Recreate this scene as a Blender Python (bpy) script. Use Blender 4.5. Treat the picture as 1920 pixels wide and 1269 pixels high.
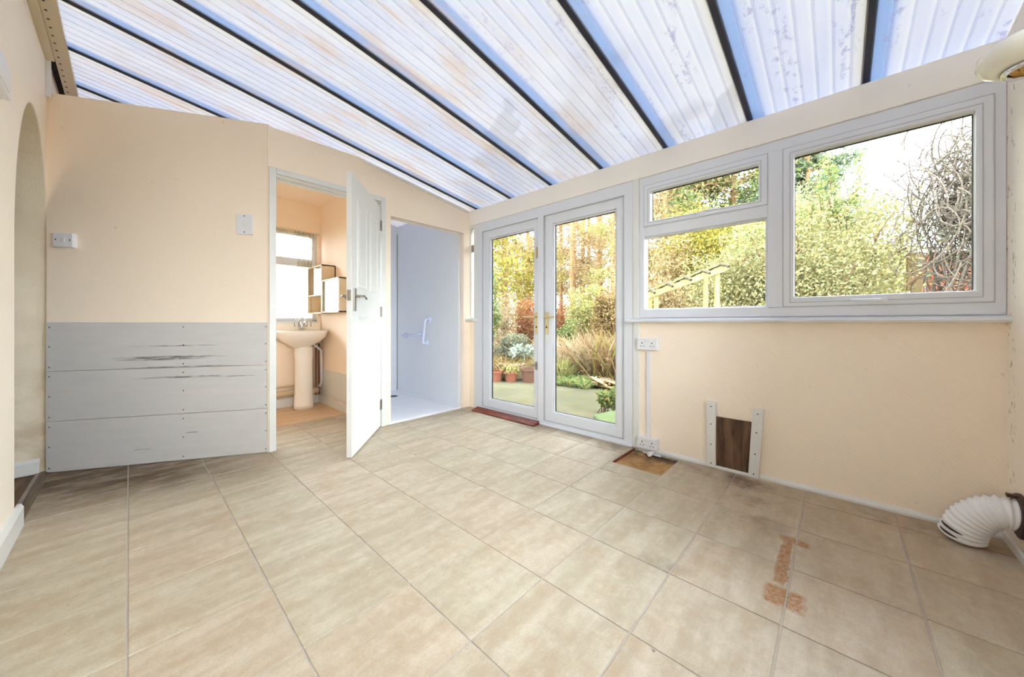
import bpy, bmesh, math, random
import numpy as np
from mathutils import Vector, Matrix

for o in list(bpy.data.objects):
    bpy.data.objects.remove(o, do_unlink=True)
S = bpy.context.scene
COL = S.collection

# ------------------------------------------------------------------ camera
# verticals are upright in the photograph: level camera with a vertical shift
EYE = 0.95
YAW = math.radians(42.706)           # angle of the view direction from +X
cam_d = bpy.data.cameras.new('camera')
cam_d.sensor_width = 36.0
cam_d.lens = 662.0 / 1920.0 * 36.0
cam_d.shift_y = -30.5 / 1920.0
cam_d.clip_start = 0.02
cam_d.clip_end = 300
cam = bpy.data.objects.new('camera', cam_d)
COL.objects.link(cam)
cam.location = (0, 0, EYE)
cam.rotation_euler = (math.radians(90), 0, YAW - math.radians(90))
S.camera = cam

# ------------------------------------------------------------------ sky
SKY = 9.2
W = bpy.data.worlds.new('overcast_sky')
S.world = W
W.use_nodes = True
wn = W.node_tree
bg = wn.nodes['Background']
bg.inputs['Color'].default_value = (0.86, 0.94, 1.0, 1)
bg.inputs['Strength'].default_value = SKY

S.view_settings.view_transform = 'Standard'
S.view_settings.look = 'None'
S.view_settings.gamma = 1.0
S.view_settings.use_curve_mapping = False
S.view_settings.exposure = 0.76
S.cycles.max_bounces = 14
S.cycles.diffuse_bounces = 8
S.cycles.glossy_bounces = 4
S.cycles.transmission_bounces = 8
S.cycles.transparent_max_bounces = 24
S.cycles.use_denoising = True
S.cycles.caustics_reflective = False
S.cycles.caustics_refractive = False
S.cycles.sample_clamp_indirect = 8.0


# ------------------------------------------------------------------ helpers
def lin(c):
    r = []
    for v in c:
        v /= 255.0
        r.append(v / 12.92 if v <= 0.04045 else ((v + 0.055) / 1.055) ** 2.4)
    return tuple(r)


class NT:
    """tiny node-graph helper"""
    def __init__(self, name):
        self.m = bpy.data.materials.new(name)
        self.m.use_nodes = True
        self.t = self.m.node_tree
        self.t.nodes.clear()
        self.out = self.n('ShaderNodeOutputMaterial')

    def n(self, typ, **kw):
        nd = self.t.nodes.new(typ)
        for k, v in kw.items():
            setattr(nd, k, v)
        return nd

    def put(self, sock, v):
        if hasattr(v, 'is_output'):
            self.t.links.new(v, sock)
        elif isinstance(v, (tuple, list)):
            if len(v) == 3 and len(sock.default_value) == 4:
                v = (*v, 1.0)
            sock.default_value = v
        else:
            sock.default_value = v

    def math(self, op, a, b=0.0, c=None, clamp=False):
        nd = self.n('ShaderNodeMath', operation=op, use_clamp=clamp)
        self.put(nd.inputs[0], a)
        self.put(nd.inputs[1], b)
        if c is not None:
            self.put(nd.inputs[2], c)
        return nd.outputs[0]

    def mix(self, f, a, b, mode='MIX'):
        nd = self.n('ShaderNodeMix', data_type='RGBA', blend_type=mode)
        self.put(nd.inputs[0], f)
        self.put(nd.inputs[6], a)
        self.put(nd.inputs[7], b)
        return nd.outputs[2]

    def pos(self):
        return self.n('ShaderNodeNewGeometry').outputs['Position']

    def obj(self):
        return self.n('ShaderNodeTexCoord').outputs['Object']

    def sep(self, v):
        nd = self.n('ShaderNodeSeparateXYZ')
        self.put(nd.inputs[0], v)
        return nd.outputs

    def vmul(self, v, s):
        nd = self.n('ShaderNodeVectorMath', operation='MULTIPLY')
        self.put(nd.inputs[0], v)
        self.put(nd.inputs[1], s)
        return nd.outputs[0]

    def vadd(self, v, s):
        nd = self.n('ShaderNodeVectorMath', operation='ADD')
        self.put(nd.inputs[0], v)
        self.put(nd.inputs[1], s)
        return nd.outputs[0]

    def noise(self, v, scale=5.0, detail=3.0, rough=0.55):
        nd = self.n('ShaderNodeTexNoise')
        self.put(nd.inputs['Vector'], v)
        nd.inputs['Scale'].default_value = scale
        nd.inputs['Detail'].default_value = detail
        nd.inputs['Roughness'].default_value = rough
        return nd.outputs['Fac']

    def rng(self, v, a, b, c=0.0, d=1.0):
        nd = self.n('ShaderNodeMapRange')
        nd.interpolation_type = 'SMOOTHSTEP'
        self.put(nd.inputs[0], v)
        for i, q in enumerate((a, b, c, d)):
            nd.inputs[i + 1].default_value = q
        return nd.outputs[0]

    def blob(self, xyz, cx, cy, sx, sy, ax=0, ay=1, hard=0.4):
        """soft ellipse, 1 inside, 0 outside"""
        dx = self.math('DIVIDE', self.math('SUBTRACT', xyz[ax], cx), sx)
        dy = self.math('DIVIDE', self.math('SUBTRACT', xyz[ay], cy), sy)
        r = self.math('ADD', self.math('MULTIPLY', dx, dx), self.math('MULTIPLY', dy, dy))
        return self.rng(r, 1.0, hard)

    def principled(self, color, rough=0.5, metal=0.0, bump=None, bstr=0.2, bdist=0.002, spec=0.5):
        b = self.n('ShaderNodeBsdfPrincipled')
        self.put(b.inputs['Base Color'], color)
        self.put(b.inputs['Roughness'], rough)
        b.inputs['Metallic'].default_value = metal
        b.inputs['Specular IOR Level'].default_value = spec
        if bump is not None:
            bp = self.n('ShaderNodeBump')
            bp.inputs['Strength'].default_value = bstr
            bp.inputs['Distance'].default_value = bdist
            self.put(bp.inputs['Height'], bump)
            self.t.links.new(bp.outputs[0], b.inputs['Normal'])
        self.t.links.new(b.outputs[0], self.out.inputs[0])
        return self.m


def plain(name, rgb, rough=0.5, metal=0.0, var=0.06, scale=6.0, bump=0.0, bscale=80.0, spec=0.5):
    g = NT(name)
    p = g.pos()
    c = lin(rgb)
    f = g.noise(p, scale, 3)
    col = g.mix(f, tuple(v * (1 - var) for v in c), tuple(min(1, v * (1 + var)) for v in c))
    b = g.noise(p, bscale, 2) if bump else None
    return g.principled(col, rough, metal, b, bump, 0.002, spec)


def link(o, parent=None):
    COL.objects.link(o)
    if parent is not None:
        o.parent = parent
    return o


def tag(o, label=None, cat=None, group=None, kind=None):
    if label: o['label'] = label
    if cat: o['category'] = cat
    if group: o['group'] = group
    if kind: o['kind'] = kind
    return o


def empty(name, loc, rz=0.0, label=None, cat=None, group=None, kind=None):
    o = bpy.data.objects.new(name, None)
    o.empty_display_size = 0.05
    link(o)
    o.location = loc
    o.rotation_euler = (0, 0, rz)
    return tag(o, label, cat, group, kind)


def wpos(o):
    v = Vector((0, 0, 0))
    while o is not None:
        v += o.location
        o = o.parent
    return v


class MB:
    """collects shapes; build() makes ONE mesh object"""
    def __init__(self):
        self.v, self.f = [], []

    def add(self, vs, fs):
        b = len(self.v)
        self.v += [tuple(q) for q in vs]
        self.f += [tuple(i + b for i in q) for q in fs]
        return self

    def box(self, x0, x1, y0, y1, z0, z1):
        if x0 > x1: x0, x1 = x1, x0
        if y0 > y1: y0, y1 = y1, y0
        if z0 > z1: z0, z1 = z1, z0
        return self.add([(x0, y0, z0), (x1, y0, z0), (x1, y1, z0), (x0, y1, z0),
                         (x0, y0, z1), (x1, y0, z1), (x1, y1, z1), (x0, y1, z1)],
                        [(3, 2, 1, 0), (4, 5, 6, 7), (0, 1, 5, 4), (1, 2, 6, 5), (2, 3, 7, 6), (3, 0, 4, 7)])

    def prism(self, poly, d):
        """closed polygon of 3-D points pushed along d"""
        n = len(poly)
        vs = [tuple(p) for p in poly] + [(p[0] + d[0], p[1] + d[1], p[2] + d[2]) for p in poly]
        fs = [tuple(range(n - 1, -1, -1)), tuple(range(n, 2 * n))]
        fs += [(i, (i + 1) % n, n + (i + 1) % n, n + i) for i in range(n)]
        return self.add(vs, fs)

    def tube(self, pts, rad, seg=8, caps=True):
        pts = [Vector(p) for p in pts]
        n = len(pts)
        if not hasattr(rad, '__len__'):
            rad = [rad] * n
        vs, fs = [], []
        up = None
        for i in range(n):
            t = (pts[min(i + 1, n - 1)] - pts[max(i - 1, 0)]).normalized()
            if up is None:
                up = Vector((0, 0, 1)) if abs(t.z) < 0.9 else Vector((1, 0, 0))
            a = t.cross(up)
            if a.length < 1e-6:
                a = t.cross(Vector((0.3, 1, 0.2)))
            a.normalize()
            b = a.cross(t).normalized()
            up = b
            for k in range(seg):
                q = 2 * math.pi * k / seg
                vs.append(pts[i] + (a * math.cos(q) + b * math.sin(q)) * rad[i])
        for i in range(n - 1):
            for k in range(seg):
                k2 = (k + 1) % seg
                fs.append((i * seg + k, i * seg + k2, (i + 1) * seg + k2, (i + 1) * seg + k))
        if caps:
            fs.append(tuple(range(seg - 1, -1, -1)))
            fs.append(tuple((n - 1) * seg + k for k in range(seg)))
        return self.add(vs, fs)

    def lathe(self, prof, c=(0, 0, 0), seg=32, sx=1.0, sy=1.0, close=False):
        vs, fs = [], []
        n = len(prof)
        for r, z in prof:
            for k in range(seg):
                q = 2 * math.pi * k / seg
                vs.append((c[0] + r * sx * math.cos(q), c[1] + r * sy * math.sin(q), c[2] + z))
        rng = range(n) if close else range(n - 1)
        for i in rng:
            j = (i + 1) % n
            for k in range(seg):
                k2 = (k + 1) % seg
                fs.append((i * seg + k, i * seg + k2, j * seg + k2, j * seg + k))
        if not close:
            if prof[0][0] > 1e-6: fs.append(tuple(range(seg - 1, -1, -1)))
            if prof[-1][0] > 1e-6: fs.append(tuple((n - 1) * seg + k for k in range(seg)))
        return self.add(vs, fs)

    def ringyz(self, x0, x1, y0, y1, z0, z1, wl, wr=None, wt=None, wb=None):
        """mitred rectangular frame in a plane of constant X (y0<y1, z0<z1)"""
        wr = wl if wr is None else wr
        wt = wl if wt is None else wt
        wb = wl if wb is None else wb
        o = [(y0, z0), (y1, z0), (y1, z1), (y0, z1)]
        i = [(y0 + wl, z0 + wb), (y1 - wr, z0 + wb), (y1 - wr, z1 - wt), (y0 + wl, z1 - wt)]
        vs = [(x, *p) for x in (x0, x1) for p in o + i]
        fs = []
        for k in range(4):
            k2 = (k + 1) % 4
            fs += [(k, k2, 4 + k2, 4 + k), (8 + k, 12 + k, 12 + k2, 8 + k2),
                   (k, 8 + k, 8 + k2, k2), (4 + k, 4 + k2, 12 + k2, 12 + k)]
        return self.add(vs, fs)

    def build(self, name, mat, parent=None, local=False, origin=None, bevel=0.0, smooth=False, seg=2):
        o_ = Vector((0, 0, 0))
        if parent is not None and not local:
            o_ = wpos(parent)
        loc = Vector((0, 0, 0))
        if origin is not None:
            loc = Vector(origin) - o_
            o_ = Vector(origin)
        me = bpy.data.meshes.new(name)
        me.from_pydata([(a - o_.x, b - o_.y, c - o_.z) for a, b, c in self.v], [], self.f)
        bm = bmesh.new()
        bm.from_mesh(me)
        bmesh.ops.recalc_face_normals(bm, faces=bm.faces)
        bm.to_mesh(me)
        bm.free()
        if smooth:
            me.polygons.foreach_set('use_smooth', [True] * len(me.polygons))
        me.materials.append(mat)
        o = bpy.data.objects.new(name, me)
        o.location = loc
        link(o, parent)
        if bevel:
            md = o.modifiers.new('bevel', 'BEVEL')
            md.width = bevel
            md.segments = seg
            md.limit_method = 'ANGLE'
        return o


def box(name, mat, x0, x1, y0, y1, z0, z1, parent=None, bevel=0.0, **kw):
    return MB().box(x0, x1, y0, y1, z0, z1).build(name, mat, parent, bevel=bevel, **kw)


def struct(o, label=None):
    return tag(o, label, None, None, 'structure')


def bearing(px, depth):
    """ground position at a compass bearing and a distance from the room's viewpoint"""
    u = (px - 960.0) / 662.0 * depth
    return (math.cos(YAW) * depth + math.sin(YAW) * u, math.sin(YAW) * depth - math.cos(YAW) * u)


# ------------------------------------------------------------------ materials
def wall_paint(name, rgb, emboss=0.0, damp=0.0):
    g = NT(name)
    p = g.pos()
    c = lin(rgb)
    f = g.noise(p, 1.6, 4)
    col = g.mix(f, tuple(v * 0.955 for v in c), tuple(min(1, v * 1.035) for v in c))
    sp = g.rng(g.noise(p, 23, 2), 0.735, 0.76)
    col = g.mix(g.math('MULTIPLY', sp, 0.16), col, lin((140, 116, 90)))
    h = g.noise(p, 130, 3)
    if emboss:
        w = g.n('ShaderNodeTexWave', wave_type='BANDS', bands_direction='DIAGONAL')
        w.inputs['Scale'].default_value = 32
        w.inputs['Distortion'].default_value = 2.5
        w.inputs['Detail Scale'].default_value = 3
        g.put(w.inputs['Vector'], g.vmul(p, (1, 1, -1)))
        h = g.math('ADD', g.math('MULTIPLY', h, 0.4), w.outputs['Fac'])
    return g.principled(col, 0.72, 0, h, 0.28 if emboss else 0.16, 0.002, 0.3)


M = {}
M['cream'] = wall_paint('cream_wall_paint', (250, 234, 214))
M['cream_pale'] = wall_paint('pale_cream_wall_paint', (245, 235, 219))
M['cream_emboss'] = wall_paint('cream_embossed_paper', (250, 235, 216), emboss=1)
M['peach'] = wall_paint('peach_wall_paint', (249, 231, 211))
M['beam'] = wall_paint('beam_cream_paint', (246, 240, 232))
def flaking():
    g = NT('flaking_cream_paint')
    p = g.pos()
    xyz = g.sep(p)
    c = lin((245, 235, 219))
    col = g.mix(g.noise(p, 1.6, 4), tuple(v * 0.95 for v in c), c)
    n = g.noise(g.vmul(p, (1, 1, 0.45)), 34, 4, 0.7)
    fl = g.math('MULTIPLY', g.rng(n, 0.60, 0.64), g.rng(xyz[0], 2.44, 2.56))
    col = g.mix(g.math('MULTIPLY', fl, 0.75), col, lin((128, 104, 74)))
    return g.principled(col, 0.75, 0, g.math('SUBTRACT', g.noise(p, 120, 3), fl), 0.2, 0.002, 0.3)


M['flaking'] = flaking()
M['white_pvc'] = plain('white_upvc', (222, 224, 230), 0.28, var=0.02)
M['white_gloss'] = plain('white_gloss_paint', (224, 224, 221), 0.35, var=0.04, scale=9)
M['white_plastic'] = plain('white_plastic', (228, 228, 232), 0.35, var=0.02)
M['ceramic'] = plain('white_ceramic', (240, 234, 226), 0.12, var=0.01)
M['gasket'] = plain('black_gasket', (58, 58, 58), 0.7)
M['seal'] = plain('grey_frame_seal', (186, 186, 190), 0.7)
M['dark'] = plain('dark_hole', (30, 26, 24), 0.9)
M['screw'] = plain('dull_screw_head', (88, 84, 80), 0.45, 0.6)
M['chrome'] = plain('polished_chrome', (225, 225, 228), 0.12, 1.0, var=0.02)
M['steel'] = plain('satin_steel', (165, 158, 148), 0.3, 1.0)
M['brass'] = plain('aged_brass', (196, 152, 84), 0.3, 1.0, var=0.2, scale=40)
M['gold'] = plain('gold_handle', (222, 200, 150), 0.3, 0.8)
M['copper_pipe'] = plain('painted_brown_pipe', (150, 108, 82), 0.5, var=0.15)
M['bar'] = plain('navy_glazing_bar', (36, 38, 58), 0.5)
M['shower_side'] = plain('blue_grey_shower_panel', (230, 232, 236), 0.3, var=0.05, scale=160)
M['tray'] = plain('white_shower_tray', (238, 239, 246), 0.3, var=0.01)
M['rail'] = plain('pale_blue_rail_plastic', (222, 230, 250), 0.3, var=0.01)
M['grout'] = plain('grey_grout', (176, 166, 154), 0.9, var=0.2, scale=14)
M['opal'] = plain('opal_glass', (236, 232, 218), 0.15, var=0.02)
M['hose'] = plain('white_vinyl_hose', (236, 236, 238), 0.45, var=0.03)
M['brown_plastic'] = plain('brown_plastic', (62, 40, 30), 0.45)
M['strip'] = plain('beige_strip', (206, 194, 168), 0.5, var=0.06, scale=3)


def wood(name, dark, light, rough=0.6, axis=(1, 12, 12), scale=3.0, spec=0.4):
    g = NT(name)
    p = g.vmul(g.pos(), axis)
    f = g.noise(p, scale, 5, 0.65)
    col = g.mix(g.rng(f, 0.3, 0.7), lin(dark), lin(light))
    return g.principled(col, rough, 0, f, 0.3, 0.002, spec)


M['red_wood'] = wood('red_brown_hardwood', (64, 22, 14), (150, 70, 48), 0.4, (12, 1.5, 12))
M['old_ply'] = wood('dark_weathered_plywood', (66, 48, 36), (124, 94, 72), 0.8, (10, 10, 1.2))
M['dark_board'] = wood('dark_floor_board', (84, 62, 42), (128, 100, 72), 0.6, (8, 1, 8))
M['thresh'] = wood('brown_metal_threshold', (78, 66, 50), (122, 106, 84), 0.5, (9, 1, 9))
M['vinyl'] = wood('pale_wood_vinyl', (196, 160, 122), (222, 192, 156), 0.4, (1, 8, 8))
M['fence'] = wood('red_brown_fence', (136, 70, 48), (178, 112, 82), 0.8, (9, 9, 1))
M['post'] = wood('pale_timber_post', (127, 102, 66), (147, 127, 93), 0.8, (9, 9, 1))
M['arbour'] = wood('mossy_timber', (136, 126, 74), (168, 158, 104), 0.8, (2, 6, 6))
M['arbour_dark'] = wood('dark_rafter_timber', (52, 45, 27), (79, 69, 40), 0.8)
M['bark'] = wood('pine_bark', (122, 88, 60), (164, 130, 92), 0.9, (6, 6, 1))
M['twig'] = wood('grey_twig', (66, 58, 50), (104, 94, 80), 0.9)
M['twig_brown'] = wood('brown_twig', (74, 52, 35), (104, 79, 57), 0.9)
M['stalk'] = wood('straw_stalk', (150, 120, 80), (190, 168, 128), 0.9)
M['log'] = wood('split_log', (79, 54, 35), (127, 102, 75), 0.9)
M['terracotta'] = plain('terracotta', (128, 72, 48), 0.8, var=0.2, scale=9)
M['terracotta_dark'] = plain('brown_pot', (90, 58, 42), 0.7, var=0.25, scale=12)
M['cream_pot'] = plain('cream_trough', (140, 120, 90), 0.7, var=0.1)
M['cabinet'] = plain('cream_painted_metal', (226, 206, 172), 0.5, var=0.05)
M['soil'] = plain('soil', (56, 44, 30), 0.95, var=0.3, scale=30)
M['stone'] = plain('mossy_stone', (66, 78, 36), 0.95, var=0.3, scale=8, bump=0.5, bscale=30)


def glass_mat(name, tint=(1, 1, 1), refl=0.9):
    g = NT(name)
    tr = g.n('ShaderNodeBsdfTransparent')
    g.put(tr.inputs[0], tint)
    gl = g.n('ShaderNodeBsdfGlossy')
    gl.inputs['Roughness'].default_value = 0.02
    fr = g.n('ShaderNodeFresnel')
    fr.inputs[0].default_value = 1.25
    mx = g.n('ShaderNodeMixShader')
    g.put(mx.inputs[0], g.math('MULTIPLY', fr.outputs[0], refl))
    g.t.links.new(tr.outputs[0], mx.inputs[1])
    g.t.links.new(gl.outputs[0], mx.inputs[2])
    g.t.links.new(mx.outputs[0], g.out.inputs[0])
    return g.m


M['glass'] = glass_mat('window_glass', (0.985, 0.99, 0.985))
M['mirror'] = plain('mirror_glass', (226, 232, 230), 0.03, 1.0, var=0.0)


def tile_mat():
    g = NT('stone_effect_floor_tile')
    p = g.pos()
    xyz = g.sep(p)
    rnd = g.n('ShaderNodeObjectInfo').outputs['Random']
    off = g.n('ShaderNodeCombineXYZ')
    g.put(off.inputs[0], g.math('MULTIPLY', rnd, 37.0))
    g.put(off.inputs[1], g.math('MULTIPLY', rnd, 53.0))
    q = g.vadd(p, off.outputs[0])
    streak = g.noise(g.vmul(q, (1.1, 5.5, 1)), 2.0, 5, 0.6)
    cloud = g.noise(q, 5.5, 5, 0.62)
    fine = g.noise(q, 150, 4, 0.7)
    mott = g.noise(q, 22, 5, 0.7)
    col = g.mix(g.rng(streak, 0.36, 0.68), lin((170, 157, 137)), lin((188, 178, 160)))
    col = g.mix(g.math('MULTIPLY', g.rng(cloud, 0.48, 0.72), 0.45), col, lin((174, 152, 126)))
    col = g.mix(g.math('MULTIPLY', g.rng(fine, 0.42, 0.75), 0.35), col, lin((150, 130, 104)))
    col = g.mix(g.math('MULTIPLY', g.rng(mott, 0.45, 0.72), 0.35), col, lin((164, 142, 116)))
    col = g.mix(g.math('MULTIPLY', g.rng(mott, 0.5, 0.28), 0.18), col, lin((222, 212, 196)))
    tint = g.mix(g.math('FRACT', g.math('MULTIPLY', rnd, 7.3)), (1.03, 0.99, 0.97, 1), (0.985, 1.0, 0.97, 1))
    col = g.mix(1.0, col, tint, 'MULTIPLY')
    # worn dirt: along the boarded wall, near the cut patch and along the window wall
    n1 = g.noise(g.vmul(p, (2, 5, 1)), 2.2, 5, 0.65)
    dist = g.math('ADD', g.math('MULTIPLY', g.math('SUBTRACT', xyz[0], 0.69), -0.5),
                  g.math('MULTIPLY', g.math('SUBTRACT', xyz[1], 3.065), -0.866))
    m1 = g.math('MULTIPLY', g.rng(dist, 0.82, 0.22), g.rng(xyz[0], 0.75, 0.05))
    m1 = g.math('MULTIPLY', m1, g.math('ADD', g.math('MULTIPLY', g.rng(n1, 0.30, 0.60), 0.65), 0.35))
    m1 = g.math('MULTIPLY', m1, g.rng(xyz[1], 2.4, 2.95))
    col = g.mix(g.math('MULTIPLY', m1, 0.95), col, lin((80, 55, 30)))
    n2 = g.noise(p, 7.0, 5, 0.65)
    for cx, cy, sx, sy, k in ((2.47, 0.42, 0.12, 0.2, 0.85), (2.24, 0.34, 0.1, 0.1, 0.7), (2.02, 0.24, 0.12, 0.14, 0.35),
                              (2.5, 0.8, 0.1, 0.3, 0.4), (2.46, -0.1, 0.06, 0.12, 0.45), (2.5, -0.3, 0.2, 0.3, 0.3),
                              (2.5, 1.28, 0.12, 0.14, 0.5), (1.42, 0.5, 0.06, 0.12, 0.3)):
        mk = g.math('MULTIPLY', g.blob(xyz, cx, cy, sx, sy, hard=0.05), g.rng(n2, 0.36, 0.62))
        col = g.mix(g.math('MULTIPLY', mk, k), col, lin((92, 66, 46)))
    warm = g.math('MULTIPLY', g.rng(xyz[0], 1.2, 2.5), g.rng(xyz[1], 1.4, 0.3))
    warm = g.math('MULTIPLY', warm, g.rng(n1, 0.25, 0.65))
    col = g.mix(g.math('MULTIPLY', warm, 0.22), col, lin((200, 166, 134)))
    # rust print left by an appliance foot frame
    n3 = g.rng(g.noise(p, 75, 4, 0.7), 0.34, 0.66)
    rust = None
    wob = g.math('MULTIPLY', g.math('SUBTRACT', g.noise(p, 18, 3, 0.6), 0.5), 0.05)
    rx = g.math('ADD', xyz[0], wob)
    ry_ = g.math('SUBTRACT', xyz[1], g.math('MULTIPLY', wob, 0.7))
    for cx, cy, sx, sy in ((1.955, 0.137, 0.028, 0.052), (1.80, 0.160, 0.17, 0.018), (1.665, 0.158, 0.06, 0.018), (1.53, 0.135, 0.055, 0.054)):
        dx = g.math('DIVIDE', g.math('ABSOLUTE', g.math('SUBTRACT', rx, cx)), sx)
        dy = g.math('DIVIDE', g.math('ABSOLUTE', g.math('SUBTRACT', ry_, cy)), sy)
        mk = g.rng(g.math('MAXIMUM', dx, dy), 1.15, 0.8)
        rust = mk if rust is None else g.math('MAXIMUM', rust, mk)
    rust = g.math('MULTIPLY', rust, g.math('ADD', g.math('MULTIPLY', n3, 0.6), 0.35))
    col = g.mix(rust, col, lin((150, 92, 30)))
    spk = g.rng(g.noise(p, 16, 1), 0.80, 0.82)
    col = g.mix(g.math('MULTIPLY', spk, 0.6), col, lin((84, 56, 40)))
    bmp = g.math('ADD', g.math('MULTIPLY', fine, 0.5), cloud)
    return g.principled(col, g.rng(cloud, 0.3, 0.7, 0.5, 0.62), 0, bmp, 0.12, 0.003, 0.4)


M['tile'] = tile_mat()


def screed_mat():
    g = NT('bare_brown_screed')
    p = g.pos()
    xyz = g.sep(p)
    n = g.noise(p, 12, 5, 0.6)
    col = g.mix(g.rng(n, 0.35, 0.7), lin((176, 136, 84)), lin((140, 100, 60)))
    col = g.mix(g.math('MULTIPLY', g.rng(xyz[0], 2.4, 2.58), g.rng(n, 0.3, 0.55)), col, lin((60, 44, 34)))
    return g.principled(col, 0.85, 0, n, 0.4, 0.004)


M['screed'] = screed_mat()


def board_mat():
    """white-painted boards, scraped through to dark in long streaks (object space: x along the wall, z up)"""
    g = NT('white_painted_board')
    p = g.obj()
    q = g.sep(p)
    f = g.noise(g.vmul(p, (1.5, 1, 9)), 3, 4)
    col = g.mix(f, lin((196, 193, 191)), lin((212, 209, 207)))
    n = g.noise(g.vmul(p, (3.5, 1, 60)), 3.0, 4, 0.7)
    sc = None
    for cx, cz, sx, sz in ((0.56, 0.712, 0.36, 0.012), (0.62, 0.700, 0.28, 0.010), (0.5, 0.645, 0.42, 0.006), (0.5, 0.575, 0.30, 0.008), (0.2, 0.568, 0.16, 0.004), (0.55, 0.79, 0.3, 0.005),
                           (0.45, 0.19, 0.05, 0.006), (0.72, 0.1, 0.06, 0.006)):
        m_ = g.blob(q, cx, cz, sx, sz, 0, 2, 0.1)
        sc = m_ if sc is None else g.math('MAXIMUM', sc, m_)
    sc = g.math('MULTIPLY', sc, g.rng(n, 0.38, 0.55))
    col = g.mix(g.math('MULTIPLY', sc, 0.85), col, lin((86, 76, 70)))
    return g.principled(col, 0.45, 0, f, 0.08)


M['board'] = board_mat()


def reveal_mat():
    g = NT('rough_cream_render')
    p = g.pos()
    n = g.noise(p, 90, 3, 0.7)
    d = g.noise(g.vmul(p, (1, 1, 2)), 3, 4)
    z = g.sep(p)[2]
    col = g.mix(g.math('MULTIPLY', g.rng(d, 0.4, 0.62), g.rng(z, 0.9, 0.2, 0.15, 0.5)), lin((234, 222, 200)), lin((178, 156, 122)))
    return g.principled(col, 0.85, 0, n, 0.6, 0.004, 0.2)


M['reveal'] = reveal_mat()

BAY = 0.516
BAR0 = -0.108


def roof_mat():
    g = NT('corrugated_polycarbonate')
    p = g.pos()
    xyz = g.sep(p)
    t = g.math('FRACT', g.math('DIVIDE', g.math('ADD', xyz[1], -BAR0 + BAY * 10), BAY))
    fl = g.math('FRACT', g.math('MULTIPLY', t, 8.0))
    k = 1.0
    base = (0.78 * k, 0.80 * k, 0.95 * k)
    big = g.noise(g.vmul(p, (0.5, 2.2, 1)), 2.0, 4)
    col = g.mix(g.rng(big, 0.35, 0.65), base, (0.92, 0.90, 0.97))
    # flute shading painted into the colour: darker line, lighter one beside it
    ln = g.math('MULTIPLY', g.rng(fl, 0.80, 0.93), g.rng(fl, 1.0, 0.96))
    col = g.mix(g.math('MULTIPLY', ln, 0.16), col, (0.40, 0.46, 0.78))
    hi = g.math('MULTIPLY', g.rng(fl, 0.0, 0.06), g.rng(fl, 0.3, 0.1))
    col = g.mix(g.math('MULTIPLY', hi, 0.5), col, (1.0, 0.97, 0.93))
    # blue-tinted overlap on one side of each bar, yellowed edge on the other
    col = g.mix(g.math('MULTIPLY', g.rng(t, 0.80, 0.90), 0.9), col, (0.36, 0.52, 0.88))
    col = g.mix(g.math('MULTIPLY', g.rng(t, 0.16, 0.04), 0.5), col, (0.98, 0.88, 0.66))
    # brown algae in the far bays, violet lichen in the near ones
    n = g.noise(g.vmul(p, (1.0, 3.0, 1)), 2.4, 5, 0.6)
    alg = g.math('MULTIPLY', g.rng(n, 0.46, 0.70), g.rng(xyz[1], 0.6, 1.8))
    col = g.mix(g.math('MULTIPLY', alg, 0.55), col, (0.88, 0.62, 0.42))
    n2 = g.noise(g.vmul(p, (1.4, 2.4, 1)), 11, 4, 0.7)
    n3 = g.noise(g.vmul(p, (0.3, 3, 1)), 2.6, 2)
    lic = g.math('MULTIPLY', g.rng(n2, 0.52, 0.64), g.rng(n3, 0.50, 0.58))
    lic = g.math('MULTIPLY', lic, g.rng(xyz[1], 1.9, 0.4, 0.25, 1.0))
    col = g.mix(g.math('MULTIPLY', lic, 0.6), col, (0.42, 0.40, 0.62))
    spk = g.rng(g.noise(p, 24, 1), 0.81, 0.82)
    col = g.mix(g.math('MULTIPLY', spk, 0.7), col, (0.2, 0.2, 0.3))
    tr = g.n('ShaderNodeBsdfTransparent')
    tl = g.n('ShaderNodeBsdfTranslucent')
    df = g.n('ShaderNodeBsdfDiffuse')
    g.put(tr.inputs[0], g.mix(1.0, col, (0.012, 0.012, 0.012, 1), 'MULTIPLY'))
    g.put(tl.inputs[0], g.mix(1.0, col, (0.0405, 0.0405, 0.0405, 1), 'MULTIPLY'))
    g.put(df.inputs[0], g.mix(1.0, col, (0.42, 0.42, 0.42, 1), 'MULTIPLY'))
    a1 = g.n('ShaderNodeAddShader')
    a2 = g.n('ShaderNodeAddShader')
    g.t.links.new(tr.outputs[0], a1.inputs[0])
    g.t.links.new(tl.outputs[0], a1.inputs[1])
    g.t.links.new(a1.outputs[0], a2.inputs[0])
    g.t.links.new(df.outputs[0], a2.inputs[1])
    g.t.links.new(a2.outputs[0], g.out.inputs[0])
    return g.m


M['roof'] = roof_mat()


LEAF = 0.45


def leaf_lin(c):
    return tuple(v * LEAF for v in lin(c))


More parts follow.
